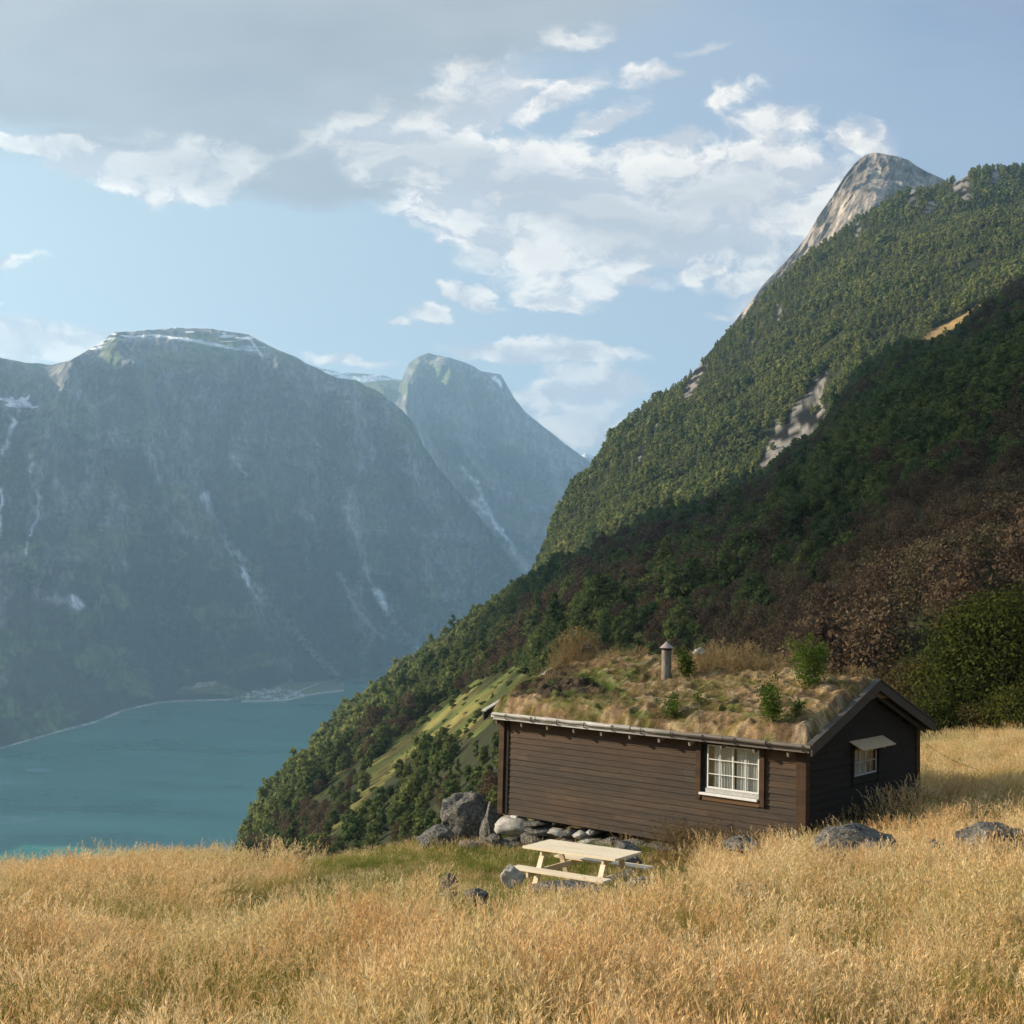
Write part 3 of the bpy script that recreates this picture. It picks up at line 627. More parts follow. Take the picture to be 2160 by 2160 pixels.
L_BUSH = leaf_mat('bush_leaves', [(.2, (.030, .040, .010)), (.5, (.048, .058, .014)), (.85, (.085, .088, .02))], .3, .3)
L_BROWNB = leaf_mat('brown_bush_leaves', [(.2, (.040, .028, .014)), (.5, (.060, .044, .019)), (.85, (.075, .064, .024))], .3, .3)
L_SAP = leaf_mat('sapling_leaves', [(.2, (.055, .100, .018)), (.5, (.085, .135, .022)), (.85, (.15, .18, .03))], .4, 2.)
mt = NT('bark'); M_BARK = mt.pbr(mt.mix(mt.noise(mt.obj(), 6.), (.09, .075, .06), (.30, .28, .25)), .9)
def leaf_cards(cen, nrm, size, r, asp=.62):
    """one small quad per centre"""
    n = len(cen); t = r.normal(size=(n, 3)); a = np.cross(nrm, t); a /= np.linalg.norm(a, axis=1)[:, None]+1e-9
    b = np.cross(nrm, a); b /= np.linalg.norm(b, axis=1)[:, None]+1e-9
    s = size*(.6+.8*r.random(n))[:, None]
    V = np.stack([cen-a*s, cen-b*s*asp, cen+a*s, cen+b*s*asp], 1).reshape(-1, 3)
    F = np.arange(4*n).reshape(n, 4); return V, F
def crown(seed, h, rad, nl, ncard, size, conic=0., base=.02, fuzz=0.):
    r = np.random.default_rng(seed); lobes = []
    for i in range(nl):
        t = (i+.5)/nl; z = h*(base+.12+(1-base-.2)*t)
        prof = (sin(pi*min(1, .18+.75*t))**.7)*(1-conic)+conic*(1.05-t)
        a = i*2.4+r.random()*1.2; q = rad*prof*.55*(.5+r.random())
        lobes.append((q*cos(a), q*sin(a), z, rad*prof*(.42+.3*r.random())+.1*rad))
    lobes = np.array(lobes); k = r.integers(0, nl, ncard); n = r.normal(size=(ncard, 3)); n /= np.linalg.norm(n, axis=1)[:, None]
    rr = lobes[k, 3]*(.72+.36*r.random(ncard))*(1-fuzz+fuzz*2.1*r.random(ncard)); cen = lobes[k, :3]+n*rr[:, None]*np.array([1, 1, .85])
    nn = n+r.normal(size=(ncard, 3))*(.55+.75*fuzz); nn[:, 2] += .25; nn /= np.linalg.norm(nn, axis=1)[:, None]
    V, F = leaf_cards(cen, nn, size, r)
    return V, F, lobes
def core(lobes, f=.68):
    ph = np.linspace(0, pi, 5)[1:-1]; Vs = []; Fs = []; o = 0
    for x, y, z, R in lobes:
        v = [(x, y, z+R*f*.85)]+[(x+R*f*sin(p)*cos(q), y+R*f*sin(p)*sin(q), z+R*f*.85*cos(p)) for p in ph for q in np.arange(7)*2*pi/7]+[(x, y, z-R*f*.85)]
        fs = [(0, 1+j, 1+(j+1) % 7, 1+(j+1) % 7) for j in range(7)]
        for i in range(2):
            fs += [(1+i*7+j, 1+(i+1)*7+j, 1+(i+1)*7+(j+1) % 7, 1+i*7+(j+1) % 7) for j in range(7)]
        fs += [(22, 15+(j+1) % 7, 15+j, 15+j) for j in range(7)]
        Vs += v; Fs += [tuple(i+o for i in f_) for f_ in fs]; o += len(v)
    T = np.array([f_[:3] if f_[2] == f_[3] else (-1, -1, -1) for f_ in Fs]); Q = np.array([f_ for f_ in Fs if f_[2] != f_[3]])
    return np.array(Vs), Q, T[T[:, 0] >= 0]
def tree_mesh(name, seed, h, rad, nl, nc, size, mat, conic=0., trunk=True, corem=True, fuzz=0.):
    V, F, lobes = crown(seed, h, rad, nl, nc, size, conic, fuzz=fuzz); Vs = [V]; Qs = [F]; Ts = []; mq = [np.zeros(len(F))]; mtt = []
    if corem:
        v, q, t = core(lobes, .68-.3*fuzz); o = sum(map(len, Vs)); Vs.append(v); Qs.append(q+o); Ts.append(t+o); mq.append(np.zeros(len(q))); mtt.append(np.zeros(len(t)))
    if trunk:
        m = MB(); m.tube([(0, 0, -1), (.1, .05, h*.3), (0, .1, h*.8)], [h*.02, h*.015, h*.005], 5, cap=False); o = sum(map(len, Vs)); Vs.append(np.array([tuple(p) for p in m.V])); q = np.array(m.F)+o; Qs.append(q); mq.append(np.ones(len(q)))
    return mesh_data(name, np.concatenate(Vs), [np.concatenate(Qs)]+([np.concatenate(Ts)] if Ts else []), [mat, M_BARK], np.concatenate(mq+mtt))
TG = [tree_mesh('tree_green', 100+i, 8.5, 2.8, 10, 600, .36, L_GREEN, fuzz=.25) for i in range(4)]
TG += [tree_mesh('tree_green', 110+i, 10, 2.0, 8, 420, .38, L_GREEN, .6) for i in range(2)]
TBm = [tree_mesh('tree_brown', 120+i, 7, 3.1, 14, 1500, .25, L_BROWN, fuzz=.34, corem=False) for i in range(3)]
TF = [tree_mesh('tree_far', 130+i, 8.5, 2.6, 6, 150, .62, L_FAR, trunk=False) for i in range(4)]
TF += [tree_mesh('tree_far', 140+i, 9, 2.0, 7, 150, .55, L_FAR, .6, trunk=False) for i in range(2)]
C_TR = lib('tree_variant', TG+TBm+TF)          # 0-5 green, 6-8 brown, 9-14 far
# candidates over the slope
cand = []
def cells(x0, x1, y0, y1, s):
    gx = np.arange(x0, x1, s); gy = np.arange(y0, y1, s); X, Y = np.meshgrid(gx, gy); X = X+(rng.random(X.shape)-.5)*s*.95; Y = Y+(rng.random(Y.shape)-.5)*s*.95
    return X.ravel(), Y.ravel()
def pick(s, dmin, dmax):
    X, Y = cells(-dmax*.32, dmax*.62, dmin*.6, dmax, s); d = np.hypot(X, Y); a = np.degrees(np.arctan2(X, Y))
    m = (d > dmin) & (d < dmax) & (a > -15.) & (a < 29.5); return X[m], Y[m], d[m], a[m]
def clsplit():
    out = []
    for s, d0, d1 in ((3.5, 62, 420), (4.4, 420, 1150), (6.4, 1150, 2200)):
        X, Y, d, a = pick(s, d0, d1)
        dL = C_L(a)[0]; dB = C_B(a)[0]; dT = C_T(a)[0]
        keep = (d > dL*.82) & (d < dT*1.10)
        X, Y, d, a, dB = X[keep], Y[keep], d[keep], a[keep], dB[keep]
        Z = ground(X, Y); P_ = np.stack([X, Y, Z], -1); zone = (d > dB+20)
        g, s_, r_ = masks(P_+np.array([0, 0, 2.])); g6, s6, r6 = masks(P_+np.array([0, 0, 6.5])); g |= g6; s_ |= s6; r_ |= r6; n1 = vnoise(X/14, Y/14, 0, 91)
        gap = (fbm(X/60, Y/60, o=3, seed=92) > .74) & zone
        sp_ = rng.random(len(X)); keep = ~((s_ | r_) & (n1 < .93)) & ~(g & (sp_ > .30) & (n1 < .80)) & ~gap & ~((d < 110) & (a > 12) & (d < 85))
        out.append((P_[keep], zone[keep], d[keep], a[keep]))
    return [np.concatenate(q) for q in zip(*out)]
TP, TZ_, TD_, TA = clsplit()
n = len(TP); bn = fbm(TP[:, 0]/110+TP[:, 2]/90., TP[:, 1]/150, o=3, seed=95); px_, py_ = pix(TP)
brownzone = np.clip(.20+.55*sst(1050, 1500, px_)*sst(1500, 1250, py_)-.35*sst(1150, 900, px_), .05, .70)
isb = (~TZ_) & (bn+.16*(rng.random(n)-.5) > np.interp(brownzone, [0, .7], [.70, .46]))
ls = np.interp(fbm(TP[:, 0]/40, TP[:, 1]/40, o=2, seed=97), [.3, .7], [.65, 1.25])*(.75+.5*rng.random(n))
ls = np.where(TD_ < 200, ls*.55, np.where(TD_ < 420, ls*.72, ls)); ls = np.where(masks(TP+np.array([0, 0, 2.]))[0], ls*.30, ls)
ls = ls*np.where(rng.random(n) < .12, 1.35, 1.)
pxl, pyl = px_, py_
ls = np.where((px_ < 1120) & ~TZ_, ls*np.where(TD_ < 330, .74, .8), ls)
lit_edge = (TZ_) | ((TD_ > C_B(TA)[0]*.80) & (TA < 0))  # these trees take the paler leaves, sunlight put into the leaf colour
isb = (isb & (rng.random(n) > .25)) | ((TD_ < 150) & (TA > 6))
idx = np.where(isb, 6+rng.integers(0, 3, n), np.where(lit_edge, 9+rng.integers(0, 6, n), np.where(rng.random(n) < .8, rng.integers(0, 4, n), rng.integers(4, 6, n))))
ROT = np.stack([np.zeros(n), np.zeros(n), rng.random(n)*6.28], -1); SCL = np.stack([ls*(.85+.3*rng.random(n)), ls*(.85+.3*rng.random(n)), ls*(.85+.35*rng.random(n))], -1)
inm = masks(TP+np.array([0, 0, 2.]))[0]; SCL[inm, :2] *= (1.5+rng.random(inm.sum())*1.6)[:, None]; TP = TP.copy(); TP[:, 2] -= .3+.5*inm
# the nearest, largest showing 300 stand as trees of their own
vis = (px_ > 10) & (px_ < 2150) & (py_ > 300) & (py_ < 1745) & ~TZ_
hidden = inpoly(px_, py_-8, [(1050, 1500), (1180, 1400), (1850, 1430), (1975, 1525), (1930, 1760), (1060, 1760)]) | ((px_ > 1960) & (py_ > 1300)) | ((px_ > 1750) & (py_ > 1430))
sz = ls/TD_*vis*(~hidden); order = np.argsort(-sz)[:297]; single = np.zeros(n, bool); single[order] = True
ZONES = [(lambda x, y: x < 800, 'on the low spur beside the fjord'), (lambda x, y: x < 1060, 'on the slope left of the hut'),
         (lambda x, y: y < 1230, 'high on the shaded wooded slope'), (lambda x, y: x < 1500, 'on the shaded slope above the sod roof'), (lambda x, y: True, 'on the shaded slope right of the chimney')]
crown_cache = {}
def split_tree(i):                      # crown and trunk meshes of variant i
    if i not in crown_cache:
        src = {**{k: ('g', 100+k, 8.5, 2.8, 10, .42, L_GREEN, 0.) for k in range(4)}, **{4+k: ('g', 110+k, 10, 2.0, 8, .38, L_GREEN, .6) for k in range(2)}, **{6+k: ('b', 120+k, 7, 3.1, 12, .32, L_BROWN, 0.) for k in range(3)},
               **{9+k: ('f', 130+k, 8.5, 2.6, 7, .45, L_FAR, 0.) for k in range(6)}}[i]
        V, F, lobes = crown(src[1], src[2], src[3], src[4], 2000 if src[0] == 'b' else 900, src[5]*.62, src[7], fuzz=.45 if src[0] == 'b' else .25); v, q, t = core(lobes, .1 if src[0] == 'b' else .5); o = len(V)
        cm = mesh_data('crown', np.concatenate([V, v]), [np.concatenate([F, q+o]), t+o], [src[6]])
        m = MB(); h = src[2]; m.tube([(0, 0, -1), (.1, .05, h*.3), (0, .1, h*.8)], [h*.02, h*.015, h*.005], 6, cap=False)
        for j in range(4): m.tube([(0.05, .05, h*(.25+.1*j)), (cos(j*2.2)*src[3]*.6, sin(j*2.2)*src[3]*.6, h*(.45+.1*j))], [h*.007, h*.003], 4, cap=False)
        tm = bpy.data.meshes.new('trunk'); tm.from_pydata([tuple(p) for p in m.V], [], m.F); tm.materials.append(M_BARK); crown_cache[i] = (cm, tm)
    return crown_cache[i]
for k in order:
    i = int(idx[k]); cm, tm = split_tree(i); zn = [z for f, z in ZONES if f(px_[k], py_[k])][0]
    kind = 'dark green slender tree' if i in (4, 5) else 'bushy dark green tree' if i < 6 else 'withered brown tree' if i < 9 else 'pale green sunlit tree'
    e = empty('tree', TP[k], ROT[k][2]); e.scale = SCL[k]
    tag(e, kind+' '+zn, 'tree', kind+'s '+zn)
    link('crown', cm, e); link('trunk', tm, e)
keep = ~single & (((px_ > -350) & (px_ < 2500)))
fo = scatter('wood', C_TR, TP[keep], ROT[keep], SCL[keep], idx[keep]); tag(fo, 'dense wood of small birches covering the mountainside', 'wood', kind='stuff')
print('TREES', n, single.sum(), keep.sum())
# ------------------------------------------------------------------ cabin
CB = np.array([5.969, 25.064, -5.21]); CY = .68; L, Wd = 7.79, 5.92
def wood_mat(name, dark, mid, warm, rough=.75, seed=0., grain=(1.2, 30, 30), warmth=True, low=None):
    mt = NT(name); o = mt.obj()
    g = mt.noise(mt.map(o, grain, loc=(seed, seed, 0)), 1., 6, .7, 1.); s = mt.noise(mt.map(o, (.5, 2, 5.5), loc=(seed, 0, seed)), 1., 3, .6)
    c = mt.mix(mt.mr(g, .3, .7), dark, mid)
    c = mt.mix(mt.mr(s, .42, .68, 0., .8), c, warm)
    return mt.pbr(c, rough, mt.bump(g, .5, .01), .3)
# weathered boards: browner high on the wall where the eave has kept the tar, greyer below
mt = NT('tarred_boards'); o_ = mt.obj(); sz_ = mt.n('ShaderNodeSeparateXYZ', i={0: o_})
bid = mt.math('FLOOR', mt.math('DIVIDE', sz_.outputs[2], .13)); bx = mt.math('FLOOR', mt.math('ADD', mt.math('DIVIDE', sz_.outputs[0], 2.6), mt.math('MULTIPLY', bid, .37)))
wnz = mt.n('ShaderNodeTexWhiteNoise', noise_dimensions='2D', i={'Vector': mt.n('ShaderNodeCombineXYZ', i={0: bid, 1: bx}).outputs[0]}).outputs['Value']
g = mt.noise(mt.map(o_, (2.2, 2.2, 42)), 1., 7, .7, .6); st = mt.noise(mt.map(o_, (.45, .45, 1.6)), 1., 5, .65)
c1 = mt.mix(mt.mr(g, .3, .72), (.022, .015, .010), (.070, .052, .037))
c2 = mt.mix(mt.mr(g, .3, .72), (.042, .022, .011), (.118, .068, .034))
wf = mt.math('ADD', mt.mr(sz_.outputs[2], 1.35, 2.05, 0., .75, True), mt.mr(st, .45, .7, 0., .8), clamp=True)
c = mt.mix(wf, c1, c2); c = mt.mix(1., c, mt.ramp(wnz, [(0, (.78, .78, .79)), (1, (1.2, 1.17, 1.13))]), 'MULTIPLY')
M_BOARD = mt.pbr(c, .72, mt.bump(g, .5, .006), .3)
M_TRIM = wood_mat('brown_trim', (.025, .014, .007), (.062, .033, .015), (.09, .047, .019), grain=(25, 25, 1.5))
M_BARGE = wood_mat('grey_weathered_board', (.035, .032, .03), (.09, .083, .075), (.06, .05, .04), grain=(3, 30, 30))
mt = NT('split_log'); o_ = mt.obj(); g = mt.noise(mt.map(o_, (1.5, 25, 25)), 1., 6, .7, .5); k = mt.n('ShaderNodeSeparateXYZ', i={0: o_}).outputs[0]
M_LOG = mt.pbr(mt.mix(mt.mr(mt.math('ADD', k, mt.math('MULTIPLY', mt.math('SUBTRACT', g, .5), 2.)), -4.6, -2.4), mt.mix(mt.mr(g, .35, .6), (.16, .145, .12), (.55, .53, .49)), mt.mix(g, (.05, .04, .035), (.19, .16, .13))), .6, mt.bump(g, .5, .01), .4)
M_WHITE = NT('white_paint'); _ = M_WHITE.noise(M_WHITE.obj(), 14., 5, .6); M_WHITE = M_WHITE.pbr(M_WHITE.mix(M_WHITE.mr(_, .35, .75), (.66, .65, .62), (.82, .81, .78)), .5)
M_GREYW = NT('grey_paint'); _ = M_GREYW.noise(M_GREYW.obj(), 14., 5, .6); M_GREYW = M_GREYW.pbr(M_GREYW.mix(M_GREYW.mr(_, .35, .75), (.36, .36, .35), (.52, .51, .49)), .6)
mt = NT('glass'); M_GLASS = mt.m
gl = mt.n('ShaderNodeBsdfGlossy', i={'Color': (.9, .95, 1), 'Roughness': .03}); tr = mt.n('ShaderNodeBsdfTransparent', i={'Color': (.93, .95, .95)}); fr = mt.n('ShaderNodeValue'); fr.outputs[0].default_value = .07
ms2 = mt.n('ShaderNodeMixShader', i={0: fr.outputs[0]}); mt.t.links.new(tr.outputs[0], ms2.inputs[1]); mt.t.links.new(gl.outputs[0], ms2.inputs[2]); mt.t.links.new(ms2.outputs[0], mt.out.inputs['Surface'])
mt = NT('curtain_cloth'); M_CURT = mt.leaf(mt.mix(mt.noise(mt.obj(), 9., 3), (.62, .60, .56), (.80, .78, .74)), .25)
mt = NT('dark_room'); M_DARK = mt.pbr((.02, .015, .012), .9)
mt = NT('brown_wood_inside'); M_INW = mt.pbr((.30, .15, .05), .6)
hut = empty('cabin', CB, -CY); tag(hut, 'dark brown wooden hut with a mossy sod roof standing in the golden meadow', 'cabin')
BH = .13
# lapped boards; each board leans out at its foot
def siding(mb, fx, z0, z1, spans, lip=.03):
    """fx(s, out, z) -> point ; spans(z) -> list of (s0, s1)"""
    z = z0; k = 0
    while z < z1-.01:
        zt = min(z+BH, z1); bow = random.uniform(-.004, .004)
        for s0, s1 in spans((z+zt)/2):
            if s1-s0 < .02: continue
            cuts = [s0]
            if s1-s0 > 3: cuts.append(s0+(s1-s0)*random.uniform(.3, .7))
            cuts.append(s1)
            for a, b in zip(cuts[:-1], cuts[1:]):
                b -= .004; n = max(1, int((b-a)/.6)); j = random.uniform(-.003, .003)
                ss = [a+(b-a)*q/n for q in range(n+1)]; V = []
                for s in ss:
                    wob = random.uniform(-.004, .004)
                    V += [fx(s, lip+j, z+bow+wob), fx(s, lip*.35+j, zt+.012+bow+wob), fx(s, -.02, z+bow+wob)]
                F = []
                for q in range(n):
                    p = q*3; F += [(p, p+3, p+4, p+1), (p+2, p+5, p+3, p)]
                mb.add(V, F)
        z = zt
fr_ = lambda s, out, z: (s, -out, z)
gb = lambda s, out, z: (out, s, z)
ROOFZ = lambda y: 2.19+.34*min(y, Wd-y)   # underside of the roof boards over the gables
WX0, WX1, WZ0, WZ1 = -2.45, -.88, .97, 2.16
m = MB()
siding(m, fr_, -.02, 2.16, lambda z: [(-L+.16, WX0+.04), (WX1-.04, -.16)] if WZ0 < z < WZ1 else [(-L+.16, -.16)])
m.box(-L, WX0+.06, .002, .10, -.02, 2.2); m.box(WX1-.06, 0, .002, .10, -.02, 2.2); m.box(WX0+.06, WX1-.06, .002, .10, -.02, WZ0+.04); m.box(WX0+.06, WX1-.06, .002, .10, WZ1-.03, 2.2)
m.build('front_wall', M_BOARD, hut)
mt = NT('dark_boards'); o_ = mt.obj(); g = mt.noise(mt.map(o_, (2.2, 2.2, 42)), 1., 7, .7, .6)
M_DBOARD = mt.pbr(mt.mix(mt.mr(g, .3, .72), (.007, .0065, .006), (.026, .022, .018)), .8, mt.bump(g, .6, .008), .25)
def gspan(z):
    if z < 2.19: a, b = .0, Wd
    else: a = (z-2.19)/.34; b = Wd-a
    if b <= a: return []
    if 1.40 < z < 2.08: return [(a, 2.2), (3.56, b)]
    return [(a, b)]
GH = .155; _bh = BH; BH = .16
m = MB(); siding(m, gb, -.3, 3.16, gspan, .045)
def gable_core(m, x0, x1, hole):
    top = 2.19+.34*Wd/2
    if hole:
        for a, b, c, d in ((0, 2.2, -.3, 2.19), (3.56, Wd, -.3, 2.19), (2.2, 3.56, -.3, 1.40), (2.2, 3.56, 2.08, 2.19)): m.box(x0, x1, a, b, c, d)
    else: m.box(x0, x1, 0, Wd, -.02, 2.19)
    V = [(x, y, z) for x in (x0, x1) for y, z in ((0, 2.19), (Wd, 2.19), (Wd/2, top))]
    m.add(V, [(0, 1, 2), (5, 4, 3), (0, 3, 4, 1), (1, 4, 5, 2), (2, 5, 3, 0)])
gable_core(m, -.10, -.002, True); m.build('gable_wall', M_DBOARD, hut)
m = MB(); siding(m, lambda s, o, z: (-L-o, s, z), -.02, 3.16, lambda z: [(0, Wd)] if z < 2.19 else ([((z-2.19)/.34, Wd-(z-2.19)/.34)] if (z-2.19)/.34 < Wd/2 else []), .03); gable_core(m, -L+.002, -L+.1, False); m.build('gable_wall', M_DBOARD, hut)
BH = _bh
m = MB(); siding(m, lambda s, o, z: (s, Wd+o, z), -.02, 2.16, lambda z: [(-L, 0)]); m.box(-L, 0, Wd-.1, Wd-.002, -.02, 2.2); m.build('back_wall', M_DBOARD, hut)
m = MB(); m.box(-L+.05, -.05, .05, Wd-.05, -.06, -.02); m.build('floor', M_DARK, hut)
# corner posts
for x0, x1, y0, y1, z0 in ((-L-.06, -L+.10, -.07, .09, -.03), (-.17, .055, -.065, .10, -.25), (-.1, .07, Wd-.14, Wd+.06, -.3), (-L-.06, -L+.1, Wd-.1, Wd+.06, -.1)):
    m = MB(); m.box(x0, x1, y0, y1, z0, 2.19); m.build('corner_post', M_TRIM, hut, bevel=.008)
m = MB(); m.box(-L+.17, -L+.225, -.045, -.005, -.02, 2.17); m.build('corner_batten', M_DBOARD, hut)
# big window
win = MB(); T = .035
def frame(mb, P, nx, nz, x0, x1, z0, z1, t, bar, dep=(.0, .03)):
    P_ = lambda a, o, c: P(a, o, c)
    def bx(a0, a1, c0, c1, o0, o1):
        V = [P(a, o, c) for c in (c0, c1) for o in (o0, o1) for a in (a0, a1)]
        mb.add(V, [(0, 2, 3, 1), (4, 5, 7, 6), (0, 1, 5, 4), (2, 6, 7, 3), (0, 4, 6, 2), (1, 3, 7, 5)])
    bx(x0, x0+t, z0, z1, *dep); bx(x1-t, x1, z0, z1, *dep); bx(x0+t, x1-t, z0, z0+t*1.2, *dep); bx(x0+t, x1-t, z1-t, z1, *dep)
    for i in range(1, nx):
        a = x0+(x1-x0)*i/nx; b_ = bar*(1.5 if i == nx//2 else 1); bx(a-b_/2, a+b_/2, z0+t*1.2, z1-t, dep[0]+.004, dep[1]-.004)
    for i in range(1, nz):
        c = z0+(z1-z0)*i/nz; bx(x0+t, x1-t, c-bar/2, c+bar/2, dep[0]+.007, dep[1]-.007)
frame(win, lambda a, o, c: (a, .02-o, c), 4, 3, -2.22, -1.01, 1.22, 2.12, .028, .017)
wo = win.build('window', M_WHITE, hut)
m = MB(); m.box(-2.22, -1.01, .004, .008, 1.22, 2.12); m.build('pane', M_GLASS, wo)
m = MB(); m.box(-2.24, -1.0, -.03, .02, 1.13, 1.216); m.build('lower_rail', M_GREYW, wo)
m = MB(); m.box(-2.36, -1.0, -.11, -.031, 1.075, 1.125); m.build('sill', M_WHITE, wo, bevel=.006)
def curtain(x0, x1, y, z0, z1, nfold, pinch=0., name='curtain', par=None, axis=0, sgn=1):
    nx = nfold*8; V = []; nz = 10
    for k in range(nz+1):
        t = k/nz; z = z0+(z1-z0)*t
        for i in range(nx+1):
            s = i/nx; a = x0+(x1-x0)*s
            if pinch: a = a+pinch*(1-t)**1.5*s*1.
            yy = y+.018*sin(s*nfold*2*pi+sin(s*9)*.8)*(1-.2*t)+.006*sin(s*37)
            V.append((a, yy, z) if axis == 0 else (-yy, a, z))
    return link(name, mesh_data(name, V, grid_faces(nz+1, nx+1), [M_CURT], smooth=True), par)
curtain(-2.10, -1.66, .07, 1.20, 2.14, 7, .07, par=wo); curtain(-1.645, -1.62, .06, 1.2, 2.14, 1, .03, par=wo); curtain(-1.56, -.98, .07, 1.20, 2.14, 8, -.03, par=wo)
m = MB(); m.box(-1.60, -1.50, .16, .22, 1.5, 1.86); m.build('post_inside', M_INW, wo)
m = MB(); m.box(-2.24, -2.12, .10, .14, 1.1, 2.16); m.build('lining', M_INW, wo)
for x0, x1 in ((-2.46, -2.34), (-.98, -.86)):
    m = MB(); m.box(x0, x1, -.075, .0, .98, 2.17); m.build('window_casing', M_TRIM, hut, bevel=.006)
m = MB(); m.box(-2.33, -.99, -.05, -.002, .965, 1.065); m.build('window_apron', wood_mat('apron_wood', (.05, .025, .012), (.15, .08, .035), (.19, .105, .045)), hut)
m = MB(); m.box(-2.34, -2.235, -.02, .03, 1.08, 2.16); m.box(-2.34, -.98, -.03, .01, 2.125, 2.17); m.build('window_casing', M_DBOARD, hut)
# room shell so the panes look into darkness
m = MB(); m.box(-3., -.5, .12, 1.6, .7, 2.3); q = m.build('room', M_DARK, hut)
q.data.flip_normals()
# the front face of that box would hide the curtains: open it
q.data.polygons[2].material_index = 0
bpy.data.objects.remove(q)
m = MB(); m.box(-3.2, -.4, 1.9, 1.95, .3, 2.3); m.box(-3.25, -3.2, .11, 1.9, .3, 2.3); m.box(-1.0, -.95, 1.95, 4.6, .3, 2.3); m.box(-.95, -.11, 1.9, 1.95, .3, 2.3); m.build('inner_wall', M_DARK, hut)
# gable window with its little hood
win = MB(); frame(win, lambda a, o, c: (o-.004, a, c), 4, 2, 2.25, 3.51, 1.46, 2.03, .03, .022)
wo = win.build('window', M_GREYW, hut)
m = MB(); m.box(.006, .010, 2.27, 3.49, 1.46, 2.03); m.build('pane', M_GLASS, wo)
curtain(2.28, 2.86, .05, 1.44, 2.04, 4, par=wo, axis=1); curtain(2.9, 3.12, .05, 1.44, 2.04, 2, par=wo, axis=1)
m = MB(); m.box(-.09, -.07, 3.16, 3.52, 1.42, 2.06); m.build('lining', M_INW, wo)
m = MB(); m.box(.0, .07, 2.14, 2.235, 1.28, 2.07); m.box(.0, .07, 3.525, 3.62, 1.28, 2.07); m.box(.0, .06, 2.24, 3.52, 1.3, 1.44); m.build('window_casing', M_DBOARD, hut)
M_HOOD = wood_mat('hood_wood', (.30, .23, .14), (.58, .46, .29), (.45, .35, .2), grain=(1.5, 25, 25))
hb = MB()
for i in range(4):
    y0 = 2.06+i*.45-(.0); hb.add([(.02, y0, 2.235), (.02, y0+.44, 2.235), (.33, y0+.44, 2.075), (.33, y0, 2.075), (.02, y0, 2.215), (.02, y0+.44, 2.215), (.33, y0+.44, 2.055), (.33, y0, 2.055)], [(0, 3, 2, 1), (4, 5, 6, 7), (3, 7, 6, 2), (0, 4, 7, 3), (1, 2, 6, 5)])
for y0 in (2.4, 3.3): hb.box(.05, .3, y0, y0+.04, 2.02, 2.05)
hb.build('window_hood', M_HOOD, hut)

# roof: rake = slope of the boards
RS = .34; EV = .342; OV = .313; zE = 2.382-.10
def rz(y): return zE+RS*(min(y, Wd-y)+EV)
rf = MB()
for sg in (0, 1):
    ya, yb = (-EV+.03, Wd/2) if sg == 0 else (Wd+EV-.03, Wd/2)
    za, zb = rz(-EV+.03), rz(Wd/2)
    x0, x1 = -L-OV+.03, OV-.03
    V = [(x0, ya, za-.09), (x1, ya, za-.09), (x1, yb, zb-.09), (x0, yb, zb-.09), (x0, ya, za-.04), (x1, ya, za-.04), (x1, yb, zb-.04), (x0, yb, zb-.04)]
    rf.add(V, [(0, 1, 2, 3), (4, 7, 6, 5), (0, 4, 5, 1), (1, 5, 6, 2), (3, 2, 6, 7), (0, 3, 7, 4)])
roof = rf.build('roof', M_DBOARD, hut)
# rafter tails under the front eave
for i in range(11):
    x = -7.76+i*.752
    m = MB(); m.bar((x, -.29, 2.125), (x, .02, 2.20), .045, .085); m.build('rafter_tail', wood_mat('tail_%d' % i, (.10, .085, .07), (.24, .20, .16), (.3, .27, .23)) if i == 0 else bpy.data.materials['tail_0'], roof)
# eave: split log that holds the sod, with pale top, plus a thin board under it
m = MB(); xs = np.linspace(-L-OV+.26, OV-.02, 26); cuts = [0, 4, 8, 12, 16, 19, 22, 25]
for a, b in zip(cuts[:-1], cuts[1:]):
    m.tube([(x+(.01 if x == xs[a] else 0), -EV-.005+random.uniform(-.006, .006), zE+.045+random.uniform(-.006, .006)-.0) for x in xs[a:b+1]], [.046+random.uniform(-.008, .008) for _ in range(b-a+1)], 9)
m.build('eave_log', M_LOG, roof)
m = MB(); m.box(-L-OV+.3, OV-.06, -EV-.02, -EV+.09, zE-.075, zE-.045); m.box(-L-OV+.2, OV-.08, -EV+.02, -EV+.05, zE-.035, zE+.05); m.build('eave_board', M_LOG, roof)
for i in range(11):
    x = -7.4+i*.752; m = MB(); m.tube([(x, -EV+.02, zE-.06), (x, -EV-.065, zE-.03), (x, -EV-.078, zE+.03), (x+.01, -EV-.06, zE+.075)], .012, 5); m.build('log_hook', M_BARGE, roof)
m = MB(); m.tube([(x, Wd+EV+.005, zE+.045) for x in xs], .06, 8); m.build('eave_log', M_LOG, roof, smooth=True)
